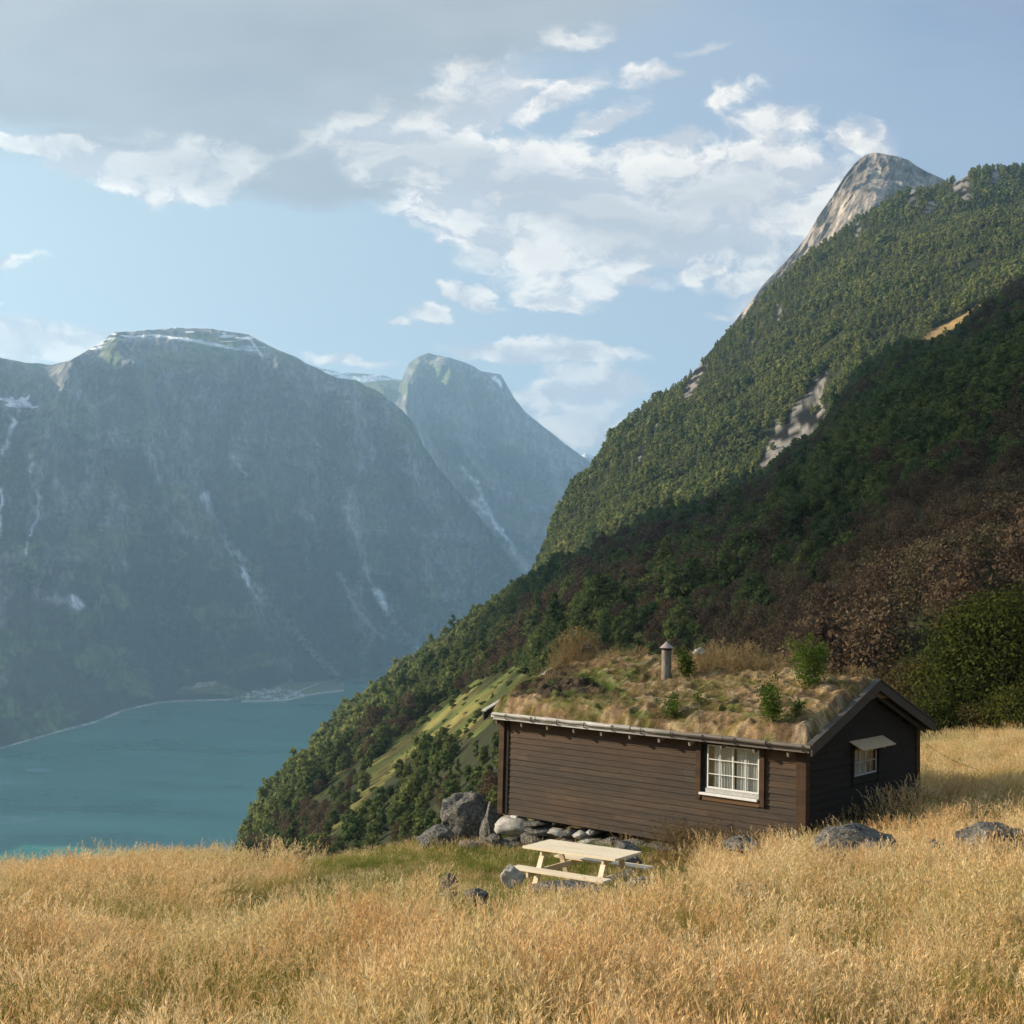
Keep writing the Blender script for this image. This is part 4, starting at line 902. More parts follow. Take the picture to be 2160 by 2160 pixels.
# barge boards on both gables: outer deep board, cap strip on top, thin inner strip below
def barge(xo, t, y_tip, side):
    sx = 1 if xo > 0 else -1
    def strip(nm, x0, x1, off0, off1, y0, y1, mat):
        mb = MB(); n = 10; V = []
        for k in range(n+1):
            y = y0+(y1-y0)*k/n; yy = y if side == 0 else Wd-y; z = zE+.1+RS*(y+EV)
            sag = -.01*sin(pi*k/n)
            V += [(x0, yy, z+off0+sag), (x1, yy, z+off0+sag), (x1, yy, z+off1+sag), (x0, yy, z+off1+sag)]
        F = []
        for k in range(n):
            p = 4*k
            for a, b in ((0, 1), (1, 2), (2, 3), (3, 0)): F.append((p+a, p+b, p+4+b, p+4+a))
        F += [(3, 2, 1, 0), (4*n, 4*n+1, 4*n+2, 4*n+3)]; mb.add(V, F); mb.build(nm, mat, roof)
    e = 0 if side == 0 else .004
    strip('barge_board', xo, xo+sx*.035, -.22+e, .0, -EV-.03, Wd/2-.0, M_BARGE)
    strip('barge_cap', xo-sx*.07, xo+sx*.055, .003, .035, -EV-.05, Wd/2, M_BARGE if xo > 0 else M_LOGP)
    strip('barge_strip', xo-sx*.16, xo-sx*.12, -.31, -.21, -EV+.22, Wd/2, M_BARGE)
M_LOGP = wood_mat('pale_cap', (.28, .26, .22), (.50, .47, .41), (.42, .38, .32), grain=(3, 3, 3))
for side in (0, 1): barge(OV-.02, 0, 0, side); barge(-L-OV+.02, 0, 0, side)

# sod
NX, NY = 260, 190
xs = np.linspace(-L-OV+.06, OV-.05, NX); ss = np.linspace(-EV+.02, Wd+EV-.02, NY); X, S = np.meshgrid(xs, ss)
u = np.minimum(S, Wd-S)+EV; edge = np.clip(np.minimum.reduce([(X-xs[0])/.25, (xs[-1]-X)/.25, (u-.02)/.28]), 0, 1)
rid = np.exp(-((S-Wd/2)/.5)**2)
cl = fbm(X*1.1, S*1.6, o=3, seed=61); tus = 1-np.abs(2*vnoise(X*3.2+1.1*vnoise(X*2, S*2), S*4.5, 0, 62)-1); fn = fbm(X*9, S*9, o=3, seed=63)
left = sst(-4.4, -6.0, X)
dz = .06+edge*(.05+.17*cl+.13*tus+.10*(fn-.3)+.05*rid+left*.10*cl)-.10*(1-edge)
dz = dz - rid*.16*sst(-1.8, -.6, X) - rid*.02
Zs = zE+RS*np.minimum(u, Wd/2+EV-0)+dz-.03
Zs = Zs - .0
V = np.stack([X, S, Zs], -1).reshape(-1, 3)
nrm = fbm(X*.9, S*1.3, o=4, seed=64); n2 = fbm(X*2.6+4, S*3.4, o=4, seed=65); n3 = fbm(X*14, S*16, o=3, seed=66)
tan_ = np.array([.24, .165, .095]); olive = np.array([.12, .11, .035]); brown = np.array([.085, .058, .034]); pale = np.array([.36, .28, .21]); green = np.array([.055, .095, .015]); earth = np.array([.030, .022, .014]); yel = np.array([.30, .235, .06])
def mx(a, b, k): return a*(1-k[..., None])+b*k[..., None]
C = np.zeros(X.shape+(3,))+tan_
C = mx(C, yel*.85, sst(.5, .62, n2)*.5); C = mx(C, brown, sst(.52, .68, nrm)*.75); C = mx(C, olive, sst(.56, .68, fbm(X*1.8, S*2.2, o=3, seed=67))*.8); C = mx(C, pale, sst(.6, .75, tus)*.45*sst(.4, .6, n2))
dk = np.exp(-(((X+6.2)/1.25)**2+((S-.75)/.62)**2)**1.5)+.8*np.exp(-(((X+7.4)/.7)**2+((S-1.2)/.9)**2)**1.5)
dk = np.clip(dk*1.5*(.5+n2), 0, 1)*sst(-4.4, -4.9, X)
C = mx(C, earth+np.array([.05, .04, .03])*n3[..., None], sst(.35, .6, dk))
C = mx(C, green, sst(.35, .6, np.exp(-(((X+5.1)/.9)**2+((S-.35)/.5)**2))*n2*2)*.55); C = mx(C, green*1.1, sst(.6, .7, fbm(X*2.2, S*2.6, o=3, seed=68))*left*.6)
C = mx(C, green*1.3, sst(.62, .7, fbm(X*1.5, S*2., o=3, seed=70))*.5)
C = C*(.3+1.4*n3)[..., None]*(.6+.6*tus)[..., None]
mt = NT('sod'); at = mt.n('ShaderNodeVertexColor', layer_name='Col').outputs[0]; o_ = mt.obj(); g = mt.noise(o_, 28., 5, .7); g2 = mt.noise(mt.map(o_, (30, 60, 60)), 1., 4, .7)
M_SOD = mt.pbr(mt.mix(1., at, mt.ramp(g2, [(.3, (.5, .5, .5)), (.65, (1.5, 1.45, 1.35))]), 'MULTIPLY'), .95, mt.bump(g, .9, .04), .1)
link('sod', mesh_data('sod', V, grid_faces(NY, NX), [M_SOD], smooth=True, col=C.reshape(-1, 3)), roof)
def sod_z(x, y):
    i = int(np.clip(np.searchsorted(ss, y), 0, NY-1)); j = int(np.clip(np.searchsorted(xs, x), 0, NX-1)); return float(Zs[i, j])

# chimney pipe
mt = NT('rusty_pipe'); o_ = mt.obj(); ang = mt.n('ShaderNodeSeparateXYZ', i={0: o_}); g = mt.noise(mt.map(o_, (8, 8, 2.5)), 1., 5, .7)
rs_ = mt.mr(mt.math('ADD', mt.math('MULTIPLY', ang.outputs[0], -5.), mt.math('MULTIPLY', mt.math('SUBTRACT', g, .5), 2.5)), .1, .4)
cc = mt.mix(mt.mr(g, .35, .65), (.10, .10, .09), (.28, .26, .23)); M_PIPE = mt.pbr(mt.mix(rs_, cc, mt.mix(g, (.30, .09, .04), (.42, .17, .09))), .6, mt.bump(g, .3, .01), .4, .3)
M_CAP = NT('cap_metal'); _ = M_CAP.noise(M_CAP.obj(), 9., 4); M_CAP = M_CAP.pbr(M_CAP.mix(_, (.28, .20, .18), (.42, .33, .30)), .5, None, .5, .3)
CX, CYy = -4.35, 1.75; cz = sod_z(CX, CYy)
m = MB(); m.tube([(0, 0, -.3), (0, 0, .62)], .115, 20); ch = m.build('chimney', M_PIPE, hut, loc=(CX, CYy, cz+.02))
m = MB(); m.tube([(0, 0, .60), (0, 0, .685)], .108, 20, cap=False); m.build('neck', M_DARK, ch)
m = MB(); m.add([(.165*cos(a), .165*sin(a), .675) for a in np.arange(20)*2*pi/20]+[(0, 0, .83)]+[(0, 0, .675)], [(i, (i+1) % 20, 20) for i in range(20)]+[((i+1) % 20, i, 21) for i in range(20)]); m.build('cap', M_CAP, ch)
def hutw(x, y, z):
    return np.array([CB[0]+cos(CY)*x+sin(CY)*y, CB[1]-sin(CY)*x+cos(CY)*y, CB[2]+z])

# ------------------------------------------------------------------ stones
mt = NT('lichen_rock'); o_ = mt.pos(); g = mt.noise(o_, 3.5, 7, .7); g2 = mt.noise(o_, 14., 6, .75, .8); v = mt.voro(o_, 5.)
c = mt.mix(mt.mr(g2, .38, .64), (.035, .033, .030), (.26, .245, .22)); c = mt.mix(mt.mr(g, .55, .7, 0., .55), c, (.12, .11, .06)); c = mt.mix(mt.mr(mt.noise(o_, 9., 4, .6, 0.), .64, .7, 0., .8), c, (.5, .49, .45))
M_ROCK = mt.pbr(c, .9, mt.bump(mt.math('ADD', g2, mt.math('MULTIPLY', g, 1.5)), .9, .05), .2)
mt = NT('pale_rock'); o_ = mt.pos(); g = mt.noise(o_, 5., 7, .7); g2 = mt.noise(o_, 22., 6, .7)
c = mt.mix(mt.mr(g, .35, .65), (.22, .205, .18), (.52, .50, .46)); c = mt.mix(mt.mr(g2, .58, .68, 0., .7), c, (.08, .075, .06))
M_PALE = mt.pbr(c, .9, mt.bump(mt.math('ADD', g2, g), .7, .03), .2)
import bmesh
def rock_mesh(name, sx, sy, sz, seed, mat, sub=4, rough=.35, flat=.0, facet=.75, boxy=1.):
    bm = bmesh.new(); bmesh.ops.create_icosphere(bm, subdivisions=sub, radius=1.)
    V = np.array([v.co[:] for v in bm.verts]); F = np.array([[v.index for v in f.verts] for f in bm.faces]); bm.free()
    V = np.sign(V)*np.abs(V)**boxy; r = np.random.default_rng(seed)
    # cut by random planes for broken faces
    for _ in range(13):
        nn = r.normal(size=3); nn /= np.linalg.norm(nn); dcut = .62+.3*r.random(); dd = V @ nn; ex = np.clip(dd-dcut, 0, None); V = V-nn*ex[:, None]*facet*1.6
    k = 1+rough*(fbm(V[:, 0]*2.2+seed, V[:, 1]*2.2, V[:, 2]*2.2, o=6, seed=seed, gain=.6)-.5)*1.5
    V = V*k[:, None]*np.array([sx, sy, sz]); return mesh_data(name, V, F, [mat], smooth=True)
def boulder(px, py, d, wpx, hpx, label, seed, mat=None, depth=.8, rz=0., name='boulder', group=None, rough=.4, sub=4, sink=.2, cat='boulder'):
    """px, py centre; d distance; wpx, hpx visible size"""
    a, s = azs(np.array(px), np.array(py)); x, y = sin(radians(float(a)))*d, cos(radians(float(a)))*d; z = float(s)*d
    hw, hh = wpx/CF*d/2, hpx/CF*d/2
    o = link(name, rock_mesh(name, hw*1.1, hw*depth, hh*(1+sink), seed, mat or M_ROCK, sub, rough), None, (x, y+0, z-hh*sink), (0, 0, rz)); tag(o, label, cat, group); return o
boulder(978, 1738, 31.5, 118, 128, 'big rounded grey boulder standing just left of the hut', 5, depth=.8, sub=5)
boulder(1036, 1738, 30.8, 44, 112, 'tall dark slab of rock leaning between the big boulder and the hut corner', 6, depth=1.4)
boulder(918, 1770, 30.6, 80, 60, 'low broken rock at the left foot of the big boulder', 7)
boulder(1000, 1785, 30.0, 60, 36, 'small grey stone in the green grass below the big boulder', 8)
boulder(1040, 1775, 29.8, 40, 30, 'small dark stone beside the foundation corner', 9)
boulder(948, 1878, 17.6, 34, 76, 'narrow upright dark stone in the tall grass left of the picnic table', 10, depth=1.)
boulder(1006, 1890, 17.4, 50, 30, 'brownish stone half hidden in grass next to the upright stone', 12)
boulder(1082, 1842, 20.3, 46, 44, 'pale grey stone beside the left end of the picnic bench', 13, M_PALE)
boulder(1200, 1874, 19.9, 150, 36, 'long flat dark stone under the front picnic bench', 14, depth=.4)
boulder(1568, 1778, 23.3, 76, 28, 'low grey stone in the weeds below the big window', 15)
boulder(1322, 1786, 25.0, 60, 30, 'flat grey stone between the hut wall and the picnic table', 16)
boulder(1335, 1815, 24.0, 46, 22, 'small stone in green grass behind the right end of the picnic table', 17)
boulder(1812, 1786, 19.6, 160, 100, 'rounded lichen covered boulder in golden grass below the gable wall', 18, sub=5)
boulder(1973, 1790, 19.2, 40, 36, 'small grey stone between the two lichen boulders', 19)
boulder(2092, 1788, 18.9, 160, 100, 'large grey boulder at the right edge of the meadow', 20, sub=5)
boulder(1590, 1880, 15.2, 90, 34, 'grey stone sunk in the golden grass in front of the hut', 22, sink=.1)
boulder(1360, 1862, 20.8, 70, 26, 'low brown stone right of the front bench', 23)
# dry stone footing under the low corner of the hut
ft = empty('stone_footing', hutw(-L/2, 0, -.5), -CY); tag(ft, 'dry stone footing of grey blocks under the left end of the hut', 'foundation')
for k, (x0, x1, z0, z1, mt_) in enumerate([(-7.88, -6.98, -.56, -.035, 1), (-7.92, -7.16, -1.02, -.57, 0), (-7.0, -6.55, -.22, -.07, 0), (-7.05, -6.3, -.38, -.22, 0), (-7.15, -6.35, -.75, -.40, 0), (-7.3, -6.7, -.92, -.74, 1), (-6.42, -5.95, -.36, -.18, 1), (-5.93, -5.66, -.36, -.12, 0),
                                          (-5.64, -5.36, -.34, -.13, 1), (-6.3, -5.62, -.72, -.37, 0), (-5.60, -5.05, -.6, -.30, 1), (-5.3, -5.12, -.2, -.07, 1), (-5.0, -4.4, -.5, -.16, 0), (-4.35, -3.7, -.45, -.12, 0), (-3.6, -2.9, -.4, -.1, 0), (-2.8, -1.9, -.4, -.08, 0), (-1.8, -.8, -.5, -.1, 0), (-.75, .02, -.6, -.26, 0)]):
    o = link('stone', rock_mesh('stone', (x1-x0)*.56, .32, (z1-z0)*.56, 200+k, M_PALE if mt_ else M_ROCK, 4, .3, facet=.5, boxy=.5), ft, ((x0+x1)/2+L/2, .16, (z0+z1)/2+.5))
for k, (x, y) in enumerate([(-7.6, Wd-.3), (-5.5, Wd-.3), (-3, Wd-.3), (-7.7, 2), (-7.7, 4), (-.3, Wd-.3), (-.25, 3)]):
    link('stone', rock_mesh('stone', .5, .35, .45, 240+k, M_ROCK, 3, .3), ft, (x+L/2, y, .1))
m = MB(); m.box(0, .17, 0, .08, 0, .045); o = m.build('paper_scrap', M_WHITE, None, hutw(-7.38, -.16, -.06), (0, 0, -CY+.1)); tag(o, 'small white piece of board on the pale corner stone', 'scrap')
for (x, y, r_, lab, mm, sd) in ((-7.45, 2.9, .19, 'round dark grey stone on the roof ridge at the left end', M_ROCK, 31), (-7.9, 2.75, .14, 'pinkish stone beside the round stone on the left roof ridge', M_PALE, 32), (-4.2, 3.0, .16, 'pale pink stone on the roof ridge right of the chimney', M_PALE, 33)):
    zz = sod_z(x, y); tag(link('roof_stone', rock_mesh('roof_stone', r_*1.2, r_, r_*.75, sd, mm, 3, .3), None, hutw(x, y, zz+r_*.45)), lab, 'stone')

# ------------------------------------------------------------------ picnic table
mt = NT('fresh_pine'); o_ = mt.obj(); g = mt.noise(mt.map(o_, (1.2, 16, 16)), 1., 5, .65, .8); kn = mt.voro(mt.map(o_, (3, 9, 9)), 1.)
c = mt.mix(mt.mr(g, .3, .7), (.62, .50, .34), (.78, .68, .50)); c = mt.mix(mt.mr(kn, .05, .12, .5, 0.), c, (.35, .22, .11)); M_PINE = mt.pbr(c, .6, mt.bump(g, .2, .004), .35)
M_PINEW = M_PINE
tb = empty('picnic_table', (1.354, 21.668, -5.101), -.65); tag(tb, 'pale new wooden picnic table with fixed benches standing in front of the hut', 'picnic table'); tb.rotation_euler = (0, -.028, -.65)
LT, WT = 1.9, .84
top = MB()
for i in range(5):
    y0 = -WT/2+i*WT/5; top.box(-LT/2+random.uniform(-.006, .006), LT/2+random.uniform(-.006, .006), y0+.003, y0+WT/5-.003, .70, .74)
top.build('tabletop', M_PINE, tb, bevel=.003)
for s in (-1, 1):
    m = MB(); y0, y1 = sorted((s*.53, s*.80))
    for a, b in ((y0, (y0+y1)/2-.003), ((y0+y1)/2+.003, y1)): m.box(-LT/2+.0, LT/2+.0, a, b, .405, .44)
    m.build('bench', M_PINE, tb, bevel=.003)
for x in (-LT/2+.32, LT/2-.32):
    for s in (-1, 1):
        m = MB(); m.bar((x, s*.22, .70), (x, s*.62, -.15), .045, .095, up=(1, 0, 0)); m.build('leg', M_PINE, tb)
    m = MB(); m.box(x+.026, x+.066, -.78, .78, .31, .40); m.build('bench_support', M_PINE, tb)
    m = MB(); m.box(x+.026, x+.066, -.38, .38, .615, .698); m.build('top_support', M_PINE, tb)

# ------------------------------------------------------------------ wires
M_WIRE = NT('wire_metal').pbr((.05, .042, .035), .7, None, .3, .2)
def wire(pts, label, r_=.0045):
    m = MB(); pts = [Vector(p) for p in pts]; q = []
    for a, b in zip(pts[:-1], pts[1:]):
        for k in range(6): t = k/6; q.append(a.lerp(b, t)-Vector((0, 0, .08*sin(pi*t))))
    q.append(pts[-1]); m.tube([tuple(v) for v in q], r_, 5); o = m.build('wire', M_WIRE); tag(o, label, 'wire')
def at_px(px, py, d):
    a, s = azs(np.array(px), np.array(py)); return np.array([sin(radians(float(a)))*d, cos(radians(float(a)))*d, float(s)*d])
wire([hutw(.08, 2.75, 1.74), at_px(1905, 1638, 26.0), at_px(2035, 1692, 23.6)], 'thin dark wire running from the gable window down to the right meadow')
wire([hutw(.2, 6.0, 1.9), at_px(2060, 1622, 30), at_px(2170, 1705, 26)], 'thin dark wire stretched from the far eave corner across the right meadow')

# ------------------------------------------------------------------ grasses
def gmat(name, cols, trans=.35, patch=None):
    mt = NT(name); r = mt.rnd(); ps = mt.pos(); n = mt.noise(ps, .55, 4, .6); n3 = mt.noise(ps, 25., 2, .5)
    f = mt.math('ADD', mt.math('MULTIPLY', r, .45), mt.math('MULTIPLY', n, .55)); c = mt.ramp(f, cols)
    if patch: c = mt.mix(mt.mr(mt.noise(ps, .28, 5, .65), .52, .66, 0., .85), c, patch)
    c = mt.mix(1., c, mt.ramp(n3, [(.3, (.65, .65, .65)), (.7, (1.35, 1.33, 1.28))]), 'MULTIPLY')
    return mt.leaf(c, trans)
G_STALK = gmat('dry_stalks', [(.25, (.34, .26, .09)), (.5, (.48, .385, .145)), (.75, (.64, .54, .25))], .35, (.28, .29, .08))
G_HEAD = gmat('seed_heads', [(.22, (.60, .35, .155)), (.45, (.68, .475, .235)), (.75, (.85, .69, .42))], .4, (.50, .46, .21))
G_LEAF = gmat('grass_leaves', [(.25, (.15, .18, .035)), (.5, (.31, .28, .07)), (.8, (.52, .41, .15))], .4)
G_GREEN = gmat('short_grass', [(.2, (.085, .135, .020)), (.5, (.16, .20, .035)), (.8, (.30, .27, .08))], .4)
G_STRAW = gmat('cut_straw', [(.2, (.26, .21, .09)), (.8, (.46, .38, .20))], .25)
G_WEED = gmat('brown_weeds', [(.2, (.07, .05, .025)), (.5, (.13, .09, .04)), (.8, (.24, .17, .07))], .2)
G_ROOF = gmat('roof_straw', [(.2, (.17, .125, .06)), (.5, (.29, .215, .11)), (.8, (.44, .34, .19))], .3)
class Q:
    def __init__(s, seed): s.r = np.random.default_rng(seed); s.V = []; s.F = []; s.m = []; s.n = 0
    def quad(s, pts, m): s.V += pts; s.F.append((s.n, s.n+1, s.n+2, s.n+3)); s.n += 4; s.m.append(m)
    def blade(s, p, dx, dy, h, w, m, seg=3, bend=.3, tip=.1):
        r = s.r; a = r.random()*6.283; wx, wy = cos(a)*w/2, sin(a)*w/2; prev = None; pts = []
        for k in range(seg+1):
            t = k/seg; x = p[0]+dx*(t*.5+bend*t*t*1.2); y = p[1]+dy*(t*.5+bend*t*t*1.2); z = p[2]+h*(t-.18*bend*t*t)
            ww = 1-(1-tip)*t; cur = ((x-wx*ww, y-wy*ww, z), (x+wx*ww, y+wy*ww, z))
            if prev: s.quad([prev[0], prev[1], cur[1], cur[0]], m)
            prev = cur; pts.append((x, y, z))
        return pts[-1], (pts[-1][0]-pts[-2][0], pts[-1][1]-pts[-2][1], pts[-1][2]-pts[-2][2])
    def head(s, p, d, ln, wd, nq, m, droop=.3):
        r = s.r; dl = math.sqrt(sum(c*c for c in d)) or 1; d = [c/dl for c in d]; da = r.random()*6.283; gx, gy = cos(da)*droop*.6, sin(da)*droop*.6
        for k in range(nq):
            t = (k+r.random())/nq; ax = (d[0]+gx*t, d[1]+gy*t, d[2]-droop*.55*t)
            cx, cy, cz = p[0]+ax[0]*ln*t, p[1]+ax[1]*ln*t, p[2]+ax[2]*ln*t
            a = r.random()*6.283; q = wd*(1.25-t)*r.uniform(.3, 1.1); L_ = ln*r.uniform(.22, .42)*(1.15-.6*t)
            ex, ey, ez = cx+ax[0]*L_+cos(a)*q, cy+ax[1]*L_+sin(a)*q, cz+ax[2]*L_-q*.3
            b = r.random()*6.283; w = wd*.11; wx, wy, wz = cos(b)*w, sin(b)*w, r.uniform(-.5, .5)*w; mx_, my_, mz_ = (cx+ex)/2, (cy+ey)/2, (cz+ez)/2
            s.quad([(cx, cy, cz), (mx_-wx, my_-wy, mz_-wz), (ex, ey, ez), (mx_+wx, my_+wy, mz_+wz)], m)
    def mesh(s, name, mats): return mesh_data(name, s.V, np.array(s.F), mats, s.m)
def tall(seed, nst, h, rad, nleaf, hd=1., heads=9, lean=.2, mats=None, sw=.006):
    q = Q(seed); r = q.r; wl = (r.normal()*.05+.06, r.normal()*.05)
    for _ in range(nst):
        a = r.random()*6.283; R = rad*math.sqrt(r.random()); hh = h*r.uniform(.68, 1.1)
        p, d = q.blade((R*cos(a), R*sin(a), -.05), r.normal()*lean*hh+wl[0], r.normal()*lean*hh+wl[1], hh, sw, 0, 3, r.uniform(.1, .6), .5)
        q.head(p, d, r.uniform(.11, .22)*hd, r.uniform(.022, .036)*hd, heads, 1, r.uniform(.1, .7))
    for _ in range(nleaf):
        a = r.random()*6.283; R = rad*1.1*math.sqrt(r.random()); hh = h*r.uniform(.35, .8)
        q.blade((R*cos(a), R*sin(a), -.05), r.normal()*.35*hh, r.normal()*.35*hh, hh, .010, 2, 3, r.uniform(.3, 1.), .15)
    return q.mesh('grass_tuft', mats or [G_STALK, G_HEAD, G_LEAF])
TALL = [tall(300+i, 15, .54, .18, 14, heads=11, hd=1.1) for i in range(7)]                      # 0-6
TALL += [tall(310+i, 6, .50, .16, 30) for i in range(2)]                      # 7-8 leafier
def short(seed, n, h, mats, w=.008, spread=.5, rad=.16):
    q = Q(seed); r = q.r
    for _ in range(n):
        a = r.random()*6.283; R = rad*math.sqrt(r.random()); hh = h*r.uniform(.4, 1.1); q.blade((R*cos(a), R*sin(a), -.02), r.normal()*spread*hh, r.normal()*spread*hh, hh, w, 0, 3, r.uniform(.3, 1.1), .12)
    return q.mesh('grass_tuft', mats)
TALL += [short(320+i, 46, .21, [G_GREEN]) for i in range(3)]                  # 9-11 green
TALL += [short(330+i, 26, .12, [G_STRAW], .007, 1.6) for i in range(2)]       # 12-13 straw
def weed(seed, h, mats, n=6):
    q = Q(seed); r = q.r
    for _ in range(n):
        a = r.random()*6.283; R = .12*r.random(); hh = h*r.uniform(.7, 1.1); p, d = q.blade((R*cos(a), R*sin(a), -.05), r.normal()*.16, r.normal()*.16, hh, .008, 0, 4, .2, .5)
        for k in range(5): q.head((p[0]*(1-k*.07), p[1]*(1-k*.07), p[2]*(1-k*.09)), (r.normal(), r.normal(), 1.2), .12, .05, 12, 0, .2)
    return q.mesh('weed', mats)
TALL += [weed(340+i, .85, [G_WEED]) for i in range(3)]                        # 14-16 weeds
C_GR = lib('grass_variant', TALL)
GREEN_A = [(455, 1838), (540, 1812), (640, 1800), (720, 1776), (880, 1775), (900, 1750), (1060, 1750), (1150, 1735), (1420, 1765), (1500, 1785), (1450, 1835), (1330, 1868), (1290, 1850), (1120, 1856), (1060, 1862), (1000, 1850), (900, 1836), (720, 1852), (560, 1848), (460, 1850)]
STRAW_A = [(430, 1850), (560, 1856), (700, 1872), (880, 1862), (900, 1830), (700, 1842), (600, 1838), (480, 1832)]
def gpoints(d0, d1, dens, amax=29.5):
    area = .5*(d1*d1-d0*d0)*radians(2*amax); k = int(area*dens); d = np.sqrt(rng.random(k)*(d1*d1-d0*d0)+d0*d0); a = (rng.random(k)*2-1)*amax
    return np.sin(np.radians(a))*d, np.cos(np.radians(a))*d, d, a
GP = [gpoints(2.2, 9, 34, 52), gpoints(9, 16, 30, 42), gpoints(16, 26, 23, 34), gpoints(26, 52, 14), gpoints(17, 37, 26, 15)]
NEX = len(GP[-1][0])
GX, GY, GD, GA = [np.concatenate(q) for q in zip(*GP)]
EXTRA = np.zeros(len(GX), bool); EXTRA[-NEX:] = True
lx = (GX-CB[0])*cos(CY)-(GY-CB[1])*sin(CY); ly = (GX-CB[0])*sin(CY)+(GY-CB[1])*cos(CY)
dmax = np.interp(GA, [-30, -20, -8, -3.5, -1, 6, 10, 14, 22, 30], [33, 33.5, 35, 35, 36, 38, 44, 49, 52, 53])
keep = (GD < dmax) & ~((lx > -L-.15) & (lx < .1) & (ly > -.12) & (ly < Wd+.1))
GX, GY, GD, GA, lx, ly, EXTRA = [q[keep] for q in (GX, GY, GD, GA, lx, ly, EXTRA)]
GZ = ground(GX, GY); gpx, gpy = pix(np.stack([GX, GY, GZ], -1)); n = len(GX)
jn = (vnoise(GX*1.3, GY*1.3, 0, 5)-.5)*46; jn2 = (vnoise(GX*1.3, GY*1.3, 9., 5)-.5)*26
tpx, tpy = pix(np.stack([GX, GY, GZ+.62], -1)); ga = (inpoly(gpx+jn, gpy+jn2, GREEN_A) | inpoly(tpx+jn*.6, tpy+jn2*.6, GREEN_A)) & (GD > 14.5) & ~((gpy < 1806) & (gpx < 690)); sa = inpoly(gpx+jn, gpy+jn2, STRAW_A)
rr = rng.random(n); dn_ = fbm(GX*.35, GY*.35, o=3, seed=130)
idx = np.where(rr < .86, rng.integers(0, 7, n), rng.integers(7, 9, n))
idx = np.where((dn_ > .56) & (rr > .35), rng.integers(7, 9, n), idx)
idx = np.where(ga, np.where(rr < .52, rng.integers(9, 12, n), np.where(rr < .80, rng.integers(12, 14, n), np.where(rr < .9, 8, 3))), idx); idx = np.where(sa, np.where(rr < .55, rng.integers(12, 14, n), np.where(rr < .9, rng.integers(9, 12, n), idx)), idx)
wz = ((lx > -3.2) & (lx < .6) & (ly < 0) & (ly > -1.3) & (rr < .6)) | ((lx > 0) & (lx < 1.3) & (ly > -.4) & (ly < 4.2) & (rr < .22))
idx = np.where(wz, rng.integers(14, 17, n), idx)
sc_ = .82+.36*rng.random(n); sc_ = np.where((gpx < 1050) & (GD > 26) & ~ga, sc_*1.0, sc_); sc_ *= np.interp(fbm(GX*.6, GY*.6, o=3, seed=133), [.3, .7], [.75, 1.25])*np.where(gpx < 560, .9, 1.)
sc_ = np.where((lx > .1) & (lx < 1.6) & (ly > 0) & (ly < 6.5), sc_*1.15, sc_); sc_ = np.where(wz, .8+.4*rng.random(n), sc_)
sc_ = np.where((GD < 24) & (GD > 17) & (gpx > 1050) & (gpx < 1400) & ~ga, sc_*.55, sc_)
bw = ((tpx > 1700) & (tpx < 2160) & (tpy > 1735) & (tpy < 1835) & (GD > 14.5) & (GD < 21)) | ((tpx > 925) & (tpx < 1080) & (tpy > 1835) & (tpy < 1915) & (GD < 20)) | ((tpx > 1530) & (tpx < 1620) & (tpy > 1760) & (tpy < 1800)); sc_ = np.where(ga & (idx < 9), sc_*.55, sc_)
sc_ = np.where(bw & ~ga, sc_*.74, sc_)
hs = np.where(ga | sa, .85, 1.)*np.where(GD > 26, .95, .92)
thin = (EXTRA & ~ga) | (wz & (rng.random(n) < .35)) | (ga & (GD > 26) & (rng.random(n) < .0))
k_ = ~thin; az_ = np.stack([rng.normal(size=n)*.10, rng.normal(size=n)*.10, rng.random(n)*6.283], -1)
S3 = np.stack([sc_*1.0, sc_*1.0, sc_*hs], -1)
gt = scatter('meadow_grass', C_GR, np.stack([GX, GY, GZ-.02], -1)[k_], az_[k_], S3[k_], idx[k_]); tag(gt, 'tall golden meadow grass with a mown green patch by the hut', 'grass', kind='stuff')
print('GRASS', k_.sum())
# grass on the roof: part of the roof
RG = [tall(360+i, 9, .38, .12, 10, .7, 6, .3, [G_ROOF, G_ROOF, G_ROOF]) for i in range(3)]+[short(370+i, 30, .14, [G_ROOF], .006, .9, .14) for i in range(2)]+[short(375+i, 30, .11, [G_GREEN], .008, .8, .12) for i in range(2)]+[weed(380, .5, [G_ROOF], 4)]
C_RG = lib('roof_grass_variant', RG)
k = 13000; x = rng.uniform(-L-OV+.12, OV-.1, k); y = rng.uniform(-EV+.1, Wd+EV-.1, k)
p1 = np.exp(-((y-Wd/2+.2)/.45)**2)*np.clip(.04+1.1*np.exp(-((x+3.2)/.8)**2)+.6*np.exp(-((x+6.2)/.5)**2)+.5*np.exp(-((x+1.9)/.35)**2), 0, 1); wl_ = p1*.55*sst(-.6, -1.6, x)+.25*np.exp(-((x+4.6)/1.0)**2)*sst(2.9, 1.2, y)+.26+.35*np.exp(-(((x+3.1)/.55)**2+((y-.1)/.4)**2))+.5*np.exp(-(((x+3.1)/.9)**2+((y-2.75)/.5)**2))+.8*np.exp(-(((x+7.75)/.35)**2+((y-2.4)/.5)**2))
wl_ *= 1-.85*sst(.2, .5, np.exp(-(((x+6.3)/1.1)**2+((y-.75)/.6)**2)))
m_ = rng.random(k) < wl_*1.2; x, y = x[m_], y[m_]; k = len(x); z = np.array([sod_z(a, b) for a, b in zip(x, y)]); pr = np.exp(-((y-Wd/2+.2)/.5)**2)
